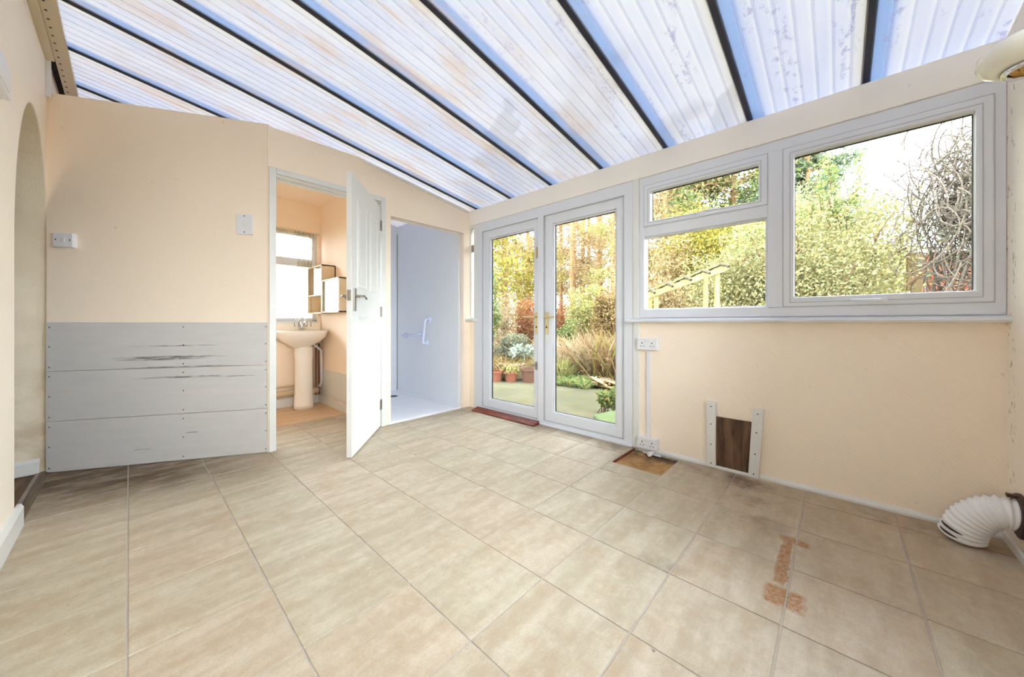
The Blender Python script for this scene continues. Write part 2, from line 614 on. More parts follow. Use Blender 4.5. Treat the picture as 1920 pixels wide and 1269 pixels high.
def leaf_mat(name, c1, c2, c3=None, trans=0.35):
    g = NT(name)
    lin = leaf_lin
    r = g.n('ShaderNodeNewGeometry').outputs['Random Per Island']
    col = g.mix(r, lin(c1), lin(c2))
    if c3:
        col = g.mix(g.rng(r, 0.72, 0.9), col, lin(c3))
    n = g.noise(g.pos(), 1.7, 3)
    col = g.mix(1.0, col, g.mix(n, (0.72, 0.72, 0.72, 1), (1.2, 1.2, 1.2, 1)), 'MULTIPLY')
    d = g.n('ShaderNodeBsdfDiffuse')
    t = g.n('ShaderNodeBsdfTranslucent')
    g.put(d.inputs[0], col)
    g.put(t.inputs[0], col)
    mx = g.n('ShaderNodeMixShader')
    mx.inputs[0].default_value = trans
    g.t.links.new(d.outputs[0], mx.inputs[1])
    g.t.links.new(t.outputs[0], mx.inputs[2])
    g.t.links.new(mx.outputs[0], g.out.inputs[0])
    return g.m


M['lf_yellow'] = leaf_mat('yellow_green_leaves', (196, 184, 124), (244, 232, 172), (198, 212, 158))
M['lf_lime'] = leaf_mat('lime_leaves', (206, 206, 124), (240, 234, 156), (232, 206, 150))
M['lf_gold'] = leaf_mat('golden_conifer_needles', (206, 188, 84), (240, 222, 124), (150, 158, 90))
M['lf_blue'] = leaf_mat('blue_green_needles', (130, 160, 130), (190, 206, 160), (206, 200, 140))
M['lf_green'] = leaf_mat('mid_green_leaves', (130, 158, 96), (196, 206, 132), (216, 200, 120))
M['lf_grey'] = leaf_mat('grey_green_leaves', (140, 150, 126), (196, 198, 168), (206, 190, 140))
M['lf_red'] = leaf_mat('red_orange_leaves', (190, 112, 78), (232, 164, 116), (220, 190, 116))
M['lf_brown'] = leaf_mat('brown_dead_leaves', (164, 126, 90), (220, 186, 136), (196, 190, 110))
M['lf_straw'] = leaf_mat('straw_blades', (226, 196, 150), (252, 238, 206), (206, 164, 118))
M['lf_pale'] = leaf_mat('pale_mint_leaves', (196, 216, 190), (232, 240, 222))
M['lf_orange'] = leaf_mat('pale_orange_twiggy_crown', (226, 194, 140), (248, 228, 176), (206, 170, 120))


def ground_mat(name, a, b, c):
    g = NT(name)
    p = g.pos()
    n = g.noise(p, 1.3, 5, 0.6)
    n2 = g.noise(p, 9, 5, 0.65)
    col = g.mix(g.rng(n, 0.35, 0.65), lin(a), lin(b))
    col = g.mix(g.math('MULTIPLY', g.rng(n2, 0.45, 0.65), 0.6), col, lin(c))
    return g.principled(col, 0.95, 0, n2, 0.4, 0.01, 0.1)


M['patio'] = ground_mat('mossy_concrete', (70, 68, 54), (84, 80, 64), (78, 74, 38))
M['earth'] = ground_mat('garden_earth', (84, 74, 46), (98, 88, 50), (70, 72, 38))

# ================================================================== STRUCTURE
XH = -0.355         # house wall face
XW = 2.61           # window wall face
YN = -0.545         # near end wall face
YP = 3.06           # partition face


def zr(x):
    return 2.203 + (2.6 - x) * 0.147


ROOF_TOP = 0.06

# ---- floor: grout bed with real tiles
floor = MB()
HX0, HX1, HY0, HY1 = 2.232, 2.585, 0.806, 1.125      # patch with no tile
for x0, x1, y0, y1 in ((-0.4, HX0, -0.6, 4.6), (HX1, 2.75, -0.6, 4.6), (HX0, HX1, -0.6, HY0), (HX0, HX1, HY1, 4.6)):
    floor.box(x0, x1, y0, y1, -0.12, -0.0025)
floor = struct(floor.build('floor', M['grout']), 'beige stone-effect tiled floor with grey grout lines')
box('bare_patch', M['screed'], HX0 - 0.002, HX1 + 0.002, HY0 - 0.002, HY1 + 0.002, -0.12, -0.016, floor)

GX0, GXS, GY0, GYS = -0.0055, 0.3473, 0.131, 0.3378
GAP = 0.0028


def clip(poly, a, b, c):
    """keep a*x+b*y<=c"""
    out = []
    for i in range(len(poly)):
        p, q = poly[i], poly[(i + 1) % len(poly)]
        dp, dq = a * p[0] + b * p[1] - c, a * q[0] + b * q[1] - c
        if dp <= 0: out.append(p)
        if (dp < 0 < dq) or (dq < 0 < dp):
            t = dp / (dp - dq)
            out.append((p[0] + (q[0] - p[0]) * t, p[1] + (q[1] - p[1]) * t))
    return out


def area(poly):
    return 0.5 * abs(sum(p[0] * q[1] - q[0] * p[1] for p, q in zip(poly, poly[1:] + poly[:1])))


def tile_mesh(poly):
    cx = sum(p[0] for p in poly) / len(poly)
    cy = sum(p[1] for p in poly) / len(poly)
    n = len(poly)
    b = 0.0018
    ins = []
    for p in poly:
        dx, dy = p[0] - cx, p[1] - cy
        ins.append((p[0] - math.copysign(min(b, abs(dx)), dx), p[1] - math.copysign(min(b, abs(dy)), dy)))
    vs = [(p[0] - cx, p[1] - cy, -0.008) for p in poly] + [(p[0] - cx, p[1] - cy, -0.0012) for p in poly] + [(p[0] - cx, p[1] - cy, 0) for p in ins]
    fs = [tuple(range(2 * n, 3 * n))]
    for k in range(2):
        fs += [(k * n + i, k * n + (i + 1) % n, (k + 1) * n + (i + 1) % n, (k + 1) * n + i) for i in range(n)]
    me = bpy.data.meshes.new('tile')
    me.from_pydata(vs, [], fs)
    me.materials.append(M['tile'])
    return me, (cx, cy)


full = None
for i in range(-2, 8):
    for j in range(-3, 12):
        x0, x1 = GX0 + GXS * i + GAP, GX0 + GXS * (i + 1) - GAP
        y0, y1 = GY0 + GYS * j + GAP, GY0 + GYS * (j + 1) - GAP
        poly = [(x0, y0), (x1, y0), (x1, y1), (x0, y1)]
        pieces = [poly]
        if y0 < HY1 and y1 > HY0 + 0.05 and x1 > HX0:      # the cut tile beside the bare patch
            pieces = [clip(poly, 1, 0, HX0)]
        if y0 > 3.0 - 0.3:
            lim = 3.062
            # room side of partition / angled wall, and the doorway run into the bathroom
            ang = clip(clip(poly, 0.5, 0.866, 0.5 * 0.69 + 0.866 * 3.062), 1, 0, 0.69)
            mid = clip(clip(clip(poly, 0, 1, 3.735), 1, 0, 1.553), -1, 0, -0.69)
            rgt = clip(clip(poly, 0, 1, lim), -1, 0, -1.553)
            pieces = [ang, mid, rgt]
            if mid == poly: pieces = [poly]
        for pc in pieces:
            if len(pc) < 3: continue
            for a, b, c in ((-1, 0, 0.352), (1, 0, 2.60), (0, -1, 0.542)):
                if len(pc) >= 3: pc = clip(pc, a, b, c)
            if len(pc) < 3 or area(pc) < 0.0012: continue
            if len(pc) == 4 and abs(area(pc) - (x1 - x0) * (y1 - y0)) < 1e-5:
                if full is None: full = tile_mesh(pc)[0]
                me, c = full, ((x0 + x1) / 2, (y0 + y1) / 2)
            else:
                me, c = tile_mesh(pc)
            o = bpy.data.objects.new('tile', me)
            link(o, floor)
            o.location = (c[0], c[1], 0)
box('vinyl_sheet', M['vinyl'], XH, 1.545, 3.735, 4.54, -0.0024, 0.0008, floor)

# ---- house wall with the arch
def archz(y):
    t = (y - 3.235) / 0.485
    return 1.33 + 0.80 * math.sqrt(max(0, 1 - t * t))


wl = MB()
ZT = 2.70
TH = 0.32
wl.box(XH - TH, XH, -0.9, 2.75, -0.12, ZT)
wl.box(XH - TH, XH, 3.72, 4.75, -0.12, ZT)
ys = [2.75 + 0.97 * (0.5 - 0.5 * math.cos(math.pi * k / 28)) for k in range(29)]
for a, b in zip(ys, ys[1:]):
    wl.prism([(XH, a, archz(a)), (XH, b, archz(b)), (XH, b, ZT), (XH, a, ZT)], (-TH, 0, 0))
wl.box(XH - TH, XH, 2.75, 3.72, -0.12, -0.012)
wall_left = struct(wl.build('wall_left', M['cream_pale']), 'pale cream house wall with an arched opening')
rv = MB()
rv.box(XH - TH - 0.01, XH - 0.004, 3.712, 3.73, 0, 1.33)
for a, b in zip(ys, ys[1:]):
    if b > 3.0:
        rv.prism([(XH - 0.004, a, archz(a) - 0.004), (XH - 0.004, b, archz(b) - 0.004), (XH - 0.004, b, archz(b) + 0.004), (XH - 0.004, a, archz(a) + 0.004)], (-TH, 0, 0))
rv.build('arch_reveal', M['reveal'], wall_left)
MB().prism([(XH - TH, 3.712, 0.0), (XH - TH, 3.694, 0.0), (XH - TH, 3.694, 0.07), (XH - TH, 3.706, 0.09), (XH - TH, 3.712, 0.09)], (TH - 0.03, 0, 0)).build('reveal_baseboard', M['white_gloss'], wall_left)
# hall beyond the arch
hall = MB()
hall.box(XH - TH - 1.3, XH - 0.02, 1.9, 4.7, -0.12, -0.011)
struct(hall.build('floor_hall', M['dark_board']), 'dark brown boarded floor beyond the arch')
hw = MB()
hw.box(XH - TH - 1.4, XH - TH - 1.3, 1.8, 4.8, -0.12, ZT)
hw.box(XH - TH - 1.3, XH - TH, 1.8, 1.9, -0.12, ZT)
hw.box(XH - TH - 1.3, XH - TH, 4.7, 4.8, -0.12, ZT)
struct(hw.build('wall_hall', M['cream_pale']), 'cream walls of the hall beyond the arch')
struct(box('ceiling_hall', M['white_gloss'], XH - TH - 1.4, XH - TH, 1.8, 4.8, 2.4, 2.5), 'white ceiling of the hall')

bb = MB()
bb.prism([(XH, YN, 0), (XH + 0.02, YN, 0), (XH + 0.02, YN, 0.088), (XH + 0.012, YN, 0.105), (XH, YN, 0.105)], (0, 2.80 - YN, 0))
struct(bb.build('baseboard_left', M['white_gloss']), 'white skirting board ending at the arch')

# ---- window wall
ww = MB()
ww.box(XW - 0.005, 2.80, YN - 0.3, 1.10, -0.12, 0.955)
ww.box(XW, 2.80, 2.935, YP + 0.1, -0.12, 0.965)
struct(ww.build('wall_right', M['cream_emboss']), 'cream embossed wall under the window')
beam = MB()
beam.box(XW - 0.012, 2.80, YN - 0.3, YP + 1.7, 2.03, 2.195)
struct(beam.build('trim_1', M['beam'], bevel=0.004), 'long pale eaves beam above doors and windows')
struct(box('trim_2', M['white_gloss'], XW - 0.014, XW + 0.06, 1.10, 1.146, 0, 2.03, bevel=0.004), 'white upright strip beside the glazed doors')
t3 = MB()
t3.box(XW - 0.004, XW + 0.05, 2.932, 2.985, 0, 2.03)
struct(t3.build('trim_3', M['white_gloss'], bevel=0.003), 'white upright post left of the glazed doors')
sl = MB()
prof = [(2.62, 0.948), (2.555, 0.948), (2.545, 0.952), (2.541, 0.961), (2.545, 0.971), (2.555, 0.976), (2.62, 0.982)]
sl.prism([(x, YN, z) for x, z in prof], (0, 1.187 - YN, 0))
struct(sl.build('trim_4', M['white_pvc'], smooth=False), 'long white window sill board with rounded nose')
s2 = MB()
s2.prism([(x + 0.0, 2.93, z + 0.012) for x, z in prof], (0, 0.13, 0))
struct(s2.build('trim_5', M['white_gloss']), 'short white sill in the corner beside the doors')
b2 = MB()
b2.prism([(2.605, YN, -0.002), (2.588, YN, -0.002), (2.588, YN, 0.012), (2.598, YN, 0.024), (2.605, YN, 0.026)], (0, 1.10 - YN, 0))
struct(b2.build('baseboard_right', M['white_gloss']), 'thin white floor bead under the window wall')

# slim corner light between partition and doors
w3 = empty('window_3', (XW, 3.02, 0.98), kind='structure', label='slim upright strip of glass in the corner')
MB().ringyz(XW + 0.01, XW + 0.05, 2.985, 3.06, 0.98, 2.03, 0.012, 0.012, 0.02, 0.02).build('frame', M['white_gloss'], w3)
MB().box(XW + 0.028, XW + 0.032, 2.995, 3.05, 1.0, 2.02).build('pane', M['glass'], w3)
MB().box(XW + 0.015, XW + 0.03, 3.0, 3.046, 1.74, 1.82).build('bracket', M['steel'], w3)

# ---- near end wall (right edge of the picture, runs on behind the viewpoint)
nw = MB()
NX0, NX1, NZ0, NZ1 = -0.28, 1.58, 0.70, 2.10
nw.prism([(NX1, YN, -0.12), (2.8, YN, -0.12), (2.8, YN, 2.19), (2.6, YN, zr(2.6)), (NX1, YN, zr(NX1))], (0, -0.25, 0))
nw.prism([(-0.7, YN, -0.12), (NX0, YN, -0.12), (NX0, YN, zr(NX0)), (-0.7, YN, zr(-0.7))], (0, -0.25, 0))
nw.prism([(NX0, YN, NZ1), (NX1, YN, NZ1), (NX1, YN, zr(NX1)), (NX0, YN, zr(NX0))], (0, -0.25, 0))
nw.box(NX0, NX1, YN - 0.25, YN, -0.12, NZ0)
struct(nw.build('wall_near', M['flaking']), 'pale cream end wall beside the window with flaking paint')
struct(MB().prism([(0.9, YN, 0), (0.9, YN + 0.014, 0), (0.9, YN + 0.014, 0.03), (0.9, YN + 0.008, 0.04), (0.9, YN, 0.04)], (1.70, 0, 0)).build('baseboard_near', M['white_gloss']), 'thin white skirting under the hose')

# ---- partition with doorway and shower opening
pt = MB()


def slab(x0, x1, z0, top0, top1, y0=YP, y1=YP + 0.10):
    pt.prism([(x0, y0, z0), (x1, y0, z0), (x1, y0, top1), (x0, y0, top0)], (0, y1 - y0, 0))


PT = 2.385
XR = 2.6 - (PT - 2.203) / 0.147
slab(0.70, XR, 2.05, PT, PT)
slab(XR, 1.58, 2.05, PT, zr(1.58))
slab(1.58, 1.65, -0.1, zr(1.58), zr(1.65))
slab(1.65, 2.522, 1.938, zr(1.65), zr(2.522))
slab(2.522, 2.64, -0.1, zr(2.522), 2.197)
slab(0.685, 0.70, -0.1, PT, PT)
struct(pt.build('wall_back', M['cream']), 'peach cream partition with doorway and shower opening')
tr6 = MB()
tr6.prism([(1.40, YP - 0.012, zr(1.40) - 0.03), (2.58, YP - 0.012, zr(2.58) - 0.028), (2.58, YP - 0.012, zr(2.58) - 0.012), (1.40, YP - 0.012, zr(1.40) - 0.012)], (0, 0.012, 0))
struct(tr6.build('trim_6', M['white_gloss']), 'thin white bead where partition meets roof')
tr7 = MB()
tr7.box(1.65, 2.522, YP - 0.003, YP + 0.01, 1.934, 1.94)
struct(tr7.build('trim_7', M['strip']), 'thin edge strip over the shower opening')

# ---- angled boarded wall
A = (0.69, 3.065)
ang = empty('wall_corner', (A[0], A[1], 0), math.radians(150), kind='structure', label='angled wall, cream above and white boards below')
MB().box(-0.004, 1.2065, -0.09, 0, -0.1, 2.40).build('plaster', M['cream'], ang, local=True)
scr = MB().lathe([(0.0001, 0.0018), (0.003, 0.0016), (0.0042, 0.0004), (0.0042, -0.001)], seg=10)
scr_me = None
Z = [(0.004, 0.3205), (0.3245, 0.637), (0.641, 0.948)]
for k, (z0, z1) in enumerate(Z):
    b = MB()
    b.add([(0.004, 0.0, z0), (1.202, 0, z0 + 0.0), (1.202, 0, z1 + 0.003), (0.004, 0, z1), (0.004, 0.013, z0), (1.202, 0.013, z0), (1.202, 0.013, z1 + 0.003), (0.004, 0.013, z1)],
          [(3, 2, 1, 0), (4, 5, 6, 7), (0, 1, 5, 4), (1, 2, 6, 5), (2, 3, 7, 6), (3, 0, 4, 7)])
    bo = b.build('board', M['board'], ang, local=True, bevel=0.0025)
    for x in (0.012, 0.50, 1.185):
        for fz in (0.08, 0.5, 0.9):
            if scr_me is None:
                so = scr.build('screw', M['screw'], bo, local=True)
                scr_me = so.data
            else:
                so = bpy.data.objects.new('screw', scr_me)
                link(so, bo)
            so.location = (x, 0.013, z0 + fz * (z1 - z0))
            so.rotation_euler = (math.radians(-90), 0, 0)

# ---- bathroom shell
bw = MB()
YB = 4.54
WX0, WX1, WZ0, WZ1 = -0.22, 1.515, 0.955, 2.0
for x0, x1, z0, z1 in ((XH - 0.1, WX0, -0.1, 2.66), (WX1, 1.62, -0.1, 2.42), (WX0, WX1, -0.1, WZ0), (WX0, WX1, WZ1, 2.36)):
    bw.box(x0, x1, YB, YB + 0.18, z0, z1)
bw.prism([(XH - 0.1, YB, 2.36), (1.62, YB, 2.34), (1.62, YB, zr(1.62) + 0.05), (XH - 0.1, YB, zr(XH - 0.1) + 0.05)], (0, 0.18, 0))
struct(bw.build('wall_bathroom_back', M['peach']), 'peach bathroom wall around the widened window')
bs = MB()
bs.prism([(1.548, YP + 0.1, -0.1), (1.548, YB + 0.1, -0.1), (1.548, YB + 0.1, zr(1.548) + 0.03), (1.548, YP + 0.1, zr(1.548) + 0.03)], (0.05, 0, 0))
bside = struct(bs.build('wall_bathroom_side', M['peach']), 'peach bathroom side wall behind the open door')
box('lower_panel', M['white_gloss'], 1.540, 1.549, YP + 0.16, YB, 0.1, 0.40, bside)
struct(box('baseboard_bathroom', M['white_gloss'], 1.528, 1.549, YP + 0.16, YB, 0, 0.09, bevel=0.004), 'white skirting along the bathroom side wall')
struct(box('baseboard_bathroom_back', M['white_gloss'], XH, 1.528, YB - 0.018, YB, 0, 0.10, bevel=0.004), 'white skirting behind the basin pedestal')

cl_ = MB().prism([(0.70, YP + 0.09, 2.33), (1.55, YP + 0.09, 2.33), (1.55, YB, 2.33), (XH, YB, 2.33), (XH, 3.72, 2.33)], (0, 0, 0.03))
struct(cl_.build('ceiling_bathroom', M['peach']), 'peach bathroom ceiling')

# shower
sh = MB()
sh.prism([(2.485, YP + 0.05, -0.1), (2.485, 4.52, -0.1), (2.485, 4.52, zr(2.485) + 0.05), (2.485, YP + 0.05, zr(2.485) + 0.05)], (0.03, 0, 0))
sh.prism([(2.51, YP + 0.1, -0.1), (2.51, 4.62, -0.1), (2.51, 4.62, 2.26), (2.51, YP + 0.1, 2.26)], (0.14, 0, 0))
struct(sh.build('wall_shower_side', M['shower_side']), 'blue-grey speckled shower wall panel')
sb = MB()
sb.prism([(1.60, 4.43, -0.1), (2.487, 4.43, -0.1), (2.487, 4.43, zr(2.487) + 0.05), (1.60, 4.43, zr(1.6) + 0.05)], (0, 0.1, 0))
struct(sb.build('wall_shower_back', M['shower_side']), 'narrow strip of blue-grey shower back wall')
sc_ = MB()
sc_.prism([(1.60, YP + 0.1, -0.1), (1.60, 4.5, -0.1), (1.60, 4.5, zr(1.6) + 0.03), (1.60, YP + 0.1, zr(1.6) + 0.03)], (0.02, 0, 0))
struct(sc_.build('wall_shower_left', M['shower_side']), 'shower wall panel backing onto the bathroom')
struct(box('trim_8', M['gasket'], 2.481, 2.486, 4.424, 4.431, 0.03, 2.15), 'dark joint in the corner of the shower')

# ---- roof of corrugated sheets on dark bars
ceil_ = empty('ceiling', (0, 0, 2.2), kind='structure', label='sloping roof of corrugated translucent sheets on dark bars')
X0, X1 = -0.42, 2.86
for k in range(-2, 9):
    ya = BAR0 + BAY * k
    yb = ya + BAY
    ya, yb = max(ya, -0.80), min(yb, 4.74)
    if yb - ya < 0.05: continue
    y0 = BAR0 + BAY * k
    pts = []
    P8 = BAY / 8
    for c in range(8):
        for q, hgt in ((0.0, 0.0), (0.80, 0.0), (0.86, -0.005), (0.95, -0.005)):
            pts.append((y0 + (c + q) * P8, hgt))
    pts.append((y0 + BAY, 0.0))
    pts = [p for p in pts if ya - 1e-6 <= p[0] <= yb + 1e-6]
    m_ = MB()
    vs = [(x, y, zr(x) + 0.028 + dz) for y, dz in pts for x in (X0, X1)]
    m_.add(vs, [(2 * i, 2 * i + 1, 2 * i + 3, 2 * i + 2) for i in range(len(pts) - 1)])
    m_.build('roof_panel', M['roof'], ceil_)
bar_me = None
for k in range(0, 10):
    y = BAR0 + BAY * k
    m_ = MB()
    if bar_me is None:
        d = (0, 0, 0)
        for w, za, zb in ((0.0115, 0.0205, 0.0285), (0.018, 0.0285, 0.036)):
            m_.prism([(X0, -w, zr(X0) + za), (X1, -w, zr(X1) + za), (X1, -w, zr(X1) + zb), (X0, -w, zr(X0) + zb)], (0, 2 * w, 0))
        o = m_.build('glazing_bar', M['bar'], ceil_)
        bar_me = o.data
    else:
        o = bpy.data.objects.new('glazing_bar', bar_me)
        link(o, ceil_)
    o.location = (0, y, 0)
# wall plate strip with vent holes, and cable trunking
vs_ = empty('vent_strip', (-0.29, 1.9, 2.58), label='beige perforated strip along the top of the house wall', cat='vent strip')
st = MB()
st.prism([(-0.318, -0.5, 2.600), (-0.255, -0.5, 2.600), (-0.255, -0.5, 2.628), (-0.318, -0.5, 2.66)], (0, 5.0, 0))
st.build('strip', M['strip'], vs_, bevel=0.002)
MB().box(-0.352, -0.262, -0.5, 4.5, 2.634, 2.640).build('gap_shade_sheet', M['dark'], vs_)  # dark sheet added for the shade in the gap above the strip
hole = None
hb = MB().lathe([(0.0001, 0.0), (0.0055, 0.0), (0.0055, 0.002), (0.0001, 0.002)], seg=8)
for k in range(56):
    if hole is None:
        o = hb.build('vent_hole', M['dark'], vs_, local=True)
        hole = o.data
    else:
        o = bpy.data.objects.new('vent_hole', hole)
        link(o, vs_)
    o.location = (-0.300 + 0.29, -0.45 + 0.082 * k - 1.9, 2.5985 - 2.58)
tk = empty('cable_trunking', (-0.33, 2.5, 2.56), label='thin white cable trunking running beside the perforated strip', cat='trunking')
MB().box(XH, -0.318, 1.2, 3.62, 2.585, 2.615).build('run', M['strip'], tk, bevel=0.002)
MB().box(XH, -0.334, 3.62, 3.645, 2.36, 2.62).build('drop', M['white_plastic'], tk, bevel=0.002)

# ---- doors and windows ------------------------------------------------------
# door_1: panelled interior door
d1 = empty('door_1', (0.69, YP, 0), kind='structure', label='white panelled bathroom door standing open in a white frame')
cs = MB()
for x0, x1 in ((0.690, 0.735), (1.552, 1.594)):
    cs.box(x0, x1, YP - 0.016, YP + 0.004, 0, 2.09)
cs.box(0.735, 1.552, YP - 0.016, YP + 0.004, 2.048, 2.09)
cs.build('casing', M['white_gloss'], d1, bevel=0.004)
ln_ = MB()
ln_.box(0.70, 0.735, YP + 0.003, YP + 0.11, 0, 2.05)
ln_.box(1.552, 1.585, YP + 0.003, YP + 0.11, 0, 2.05)
ln_.box(0.735, 1.552, YP + 0.003, YP + 0.11, 2.03, 2.06)
ln_.build('lining', M['white_gloss'], d1, bevel=0.002)
sp_ = MB()
sp_.box(0.735, 0.748, YP + 0.045, YP + 0.075, 0, 2.03)
sp_.box(1.539, 1.552, YP + 0.045, YP + 0.075, 0, 2.03)
sp_.box(0.735, 1.552, YP + 0.045, YP + 0.075, 2.016, 2.03)
sp_.build('door_stop', M['white_gloss'], d1, bevel=0.002)
LA = math.atan2(-0.752, -0.659)
leaf = empty('leaf', (1.549 - 0.69, 3.05 - YP, 0))
leaf.parent = d1
leaf.rotation_euler = (0, 0, LA)
LW, LH = 0.766, 1.992
MB().box(0.004, LW, -0.036, 0, 0.012, LH).build('slab', M['white_gloss'], leaf, local=True, bevel=0.002)
for px0, px1, pz0, pz1 in ((0.115, 0.345, 0.20, 0.99), (0.425, 0.655, 0.20, 0.99), (0.115, 0.345, 1.20, 1.84), (0.425, 0.655, 1.20, 1.84)):
    pm = MB()
    for sgn, yb in ((1, 0.0), (-1, -0.036)):
        # moulded border (proud) and raised field
        def ringp(i0, h0, i1, h1):
            a = [(px0 + i0, yb + sgn * h0, pz0 + i0), (px1 - i0, yb + sgn * h0, pz0 + i0), (px1 - i0, yb + sgn * h0, pz1 - i0), (px0 + i0, yb + sgn * h0, pz1 - i0)]
            b = [(px0 + i1, yb + sgn * h1, pz0 + i1), (px1 - i1, yb + sgn * h1, pz0 + i1), (px1 - i1, yb + sgn * h1, pz1 - i1), (px0 + i1, yb + sgn * h1, pz1 - i1)]
            pm.add(a + b, [(k, (k + 1) % 4, 4 + (k + 1) % 4, 4 + k) for k in range(4)])
            return b
        ringp(0, 0.0, 0.008, 0.007)
        ringp(0.008, 0.007, 0.016, 0.006)
        ringp(0.016, 0.006, 0.028, 0.0008)
        ringp(0.028, 0.0008, 0.052, 0.0055)
        e = [(px0 + 0.052, yb + sgn * 0.0055, pz0 + 0.052), (px1 - 0.052, yb + sgn * 0.0055, pz0 + 0.052), (px1 - 0.052, yb + sgn * 0.0055, pz1 - 0.052), (px0 + 0.052, yb + sgn * 0.0055, pz1 - 0.052)]
        pm.add(e, [(0, 1, 2, 3)])
    pm.build('panel', M['white_gloss'], leaf, local=True)
hd = MB()
hd.box(LW - 0.075, LW - 0.033, 0, 0.008, 1.03, 1.19)
hd.tube([(LW - 0.054, 0.006, 1.135), (LW - 0.054, 0.042, 1.135), (LW - 0.066, 0.050, 1.135), (LW - 0.11, 0.050, 1.139), (LW - 0.14, 0.050, 1.132), (LW - 0.165, 0.050, 1.122)], [0.009, 0.009, 0.009, 0.009, 0.008, 0.009], 10)
hd.build('handle', M['steel'], leaf, local=True, bevel=0.001)
hd2 = MB()
hd2.box(LW - 0.075, LW - 0.033, -0.044, -0.036, 1.03, 1.19)
hd2.tube([(LW - 0.054, -0.042, 1.135), (LW - 0.054, -0.08, 1.135), (LW - 0.066, -0.088, 1.135), (LW - 0.11, -0.088, 1.139), (LW - 0.165, -0.088, 1.122)], 0.009, 10)
hd2.build('handle', M['steel'], leaf, local=True, bevel=0.001)
lt = MB()
lt.box(LW - 0.001, LW + 0.0015, -0.03, -0.006, 1.10, 1.175)
lt.box(LW, LW + 0.008, -0.024, -0.012, 1.13, 1.15)
lt.build('latch', M['steel'], leaf, local=True)
for z in (0.16, 1.0, 1.78):
    hg = MB()
    hg.tube([(0.0, 0.005, z), (0.0, 0.005, z + 0.09)], 0.006, 10)
    hg.box(0.0, 0.03, -0.001, 0.0015, z, z + 0.09)
    hg.build('hinge', M['steel'], leaf, local=True)


def glazed(parent, y0, y1, z0, z1, bead=0.014, xf=XW + 0.02, xb=XW + 0.06):
    """bead, gasket and pane around the clear opening y0..y1, z0..z1"""
    MB().ringyz(xf + 0.012, xf + 0.03, y0 - 0.004, y1 + 0.004, z0 - 0.004, z1 + 0.004, 0.006).build('gasket', M['gasket'], parent)
    MB().box(xf + 0.022, xf + 0.026, y0 - 0.002, y1 + 0.002, z0 - 0.002, z1 + 0.002).build('pane', M['glass'], parent)


# door_2: pair of glazed doors
d2 = empty('door_2', (XW, 2.04, 0), kind='structure', label='white pair of glazed garden doors')
fr = MB()
fr.ringyz(XW - 0.006, XW + 0.07, 1.146, 2.932, 0.0, 2.03, 0.076, 0.086, 0.094, 0.038)
fr.build('frame', M['white_pvc'], d2, bevel=0.005)
MB().box(XW - 0.03, XW, 1.15, 2.93, 0.0, 0.018).build('threshold', M['white_pvc'], d2, bevel=0.005)
for nm, y0, y1, gy0, gy1 in (('leaf', 1.224, 1.998, 1.305, 1.90), ('leaf', 2.002, 2.844, 2.142, 2.735)):
    lf = empty(nm, (0, 0, 0))
    lf.parent = d2
    z0, z1, gz0, gz1 = 0.042, 1.934, 0.132, 1.836
    MB().ringyz(XW + 0.006, XW + 0.062, y0, y1, z0, z1, gy0 - y0 - 0.014, y1 - gy1 - 0.014, z1 - gz1 - 0.014, gz0 - z0 - 0.014).build('sash', M['white_pvc'], lf, bevel=0.004)
    MB().ringyz(XW + 0.018, XW + 0.05, gy0 - 0.015, gy1 + 0.015, gz0 - 0.015, gz1 + 0.015, 0.015).build('bead', M['white_pvc'], lf, bevel=0.004)
    glazed(lf, gy0, gy1, gz0, gz1)
    right = y0 < 1.5
    MB().ringyz(XW - 0.0072, XW + 0.008, y0 - 0.003, y1 + 0.003, z0 - 0.003, z1 + 0.003, 0.006).build('seal', M['seal'], lf)
    hy = 1.972 if right else 2.092
    sg = -1 if right else 1
    h_ = MB()
    h_.box(XW - 0.004, XW + 0.008, hy - 0.016, hy + 0.016, 0.835, 1.045)
    h_.tube([(XW, hy, 0.998), (XW - 0.045, hy, 0.998), (XW - 0.052, hy + sg * 0.012, 0.998), (XW - 0.052, hy + sg * 0.075, 0.998), (XW - 0.05, hy + sg * 0.125, 0.996)], [0.009, 0.009, 0.009, 0.0085, 0.008], 10)
    h_.build('handle', M['gold'], lf, bevel=0.001)
    k_ = MB()
    k_.tube([(XW - 0.008, hy, 0.905), (XW - 0.002, hy, 0.905)], 0.009, 10)
    k_.build('keyhole', M['screw'], lf)
    if not right:
        MB().box(XW - 0.012, XW + 0.012, 2.005, 2.072, 0.03, 1.945).build('meeting_strip', M['white_pvc'], lf, bevel=0.005)
        MB().box(XW - 0.004, XW + 0.008, 2.085, 2.105, 1.555, 1.66).build('bolt', M['gold'], lf, bevel=0.003)
        bl = MB()
        bl.box(XW - 0.004, XW + 0.008, 2.09, 2.112, 0.50, 0.575)
        bl.tube([(XW - 0.002, 2.10, 0.54), (XW - 0.03, 2.10, 0.54), (XW - 0.034, 2.115, 0.54), (XW - 0.034, 2.14, 0.54)], 0.005, 8)
        bl.build('bolt', M['steel'], lf, bevel=0.002)

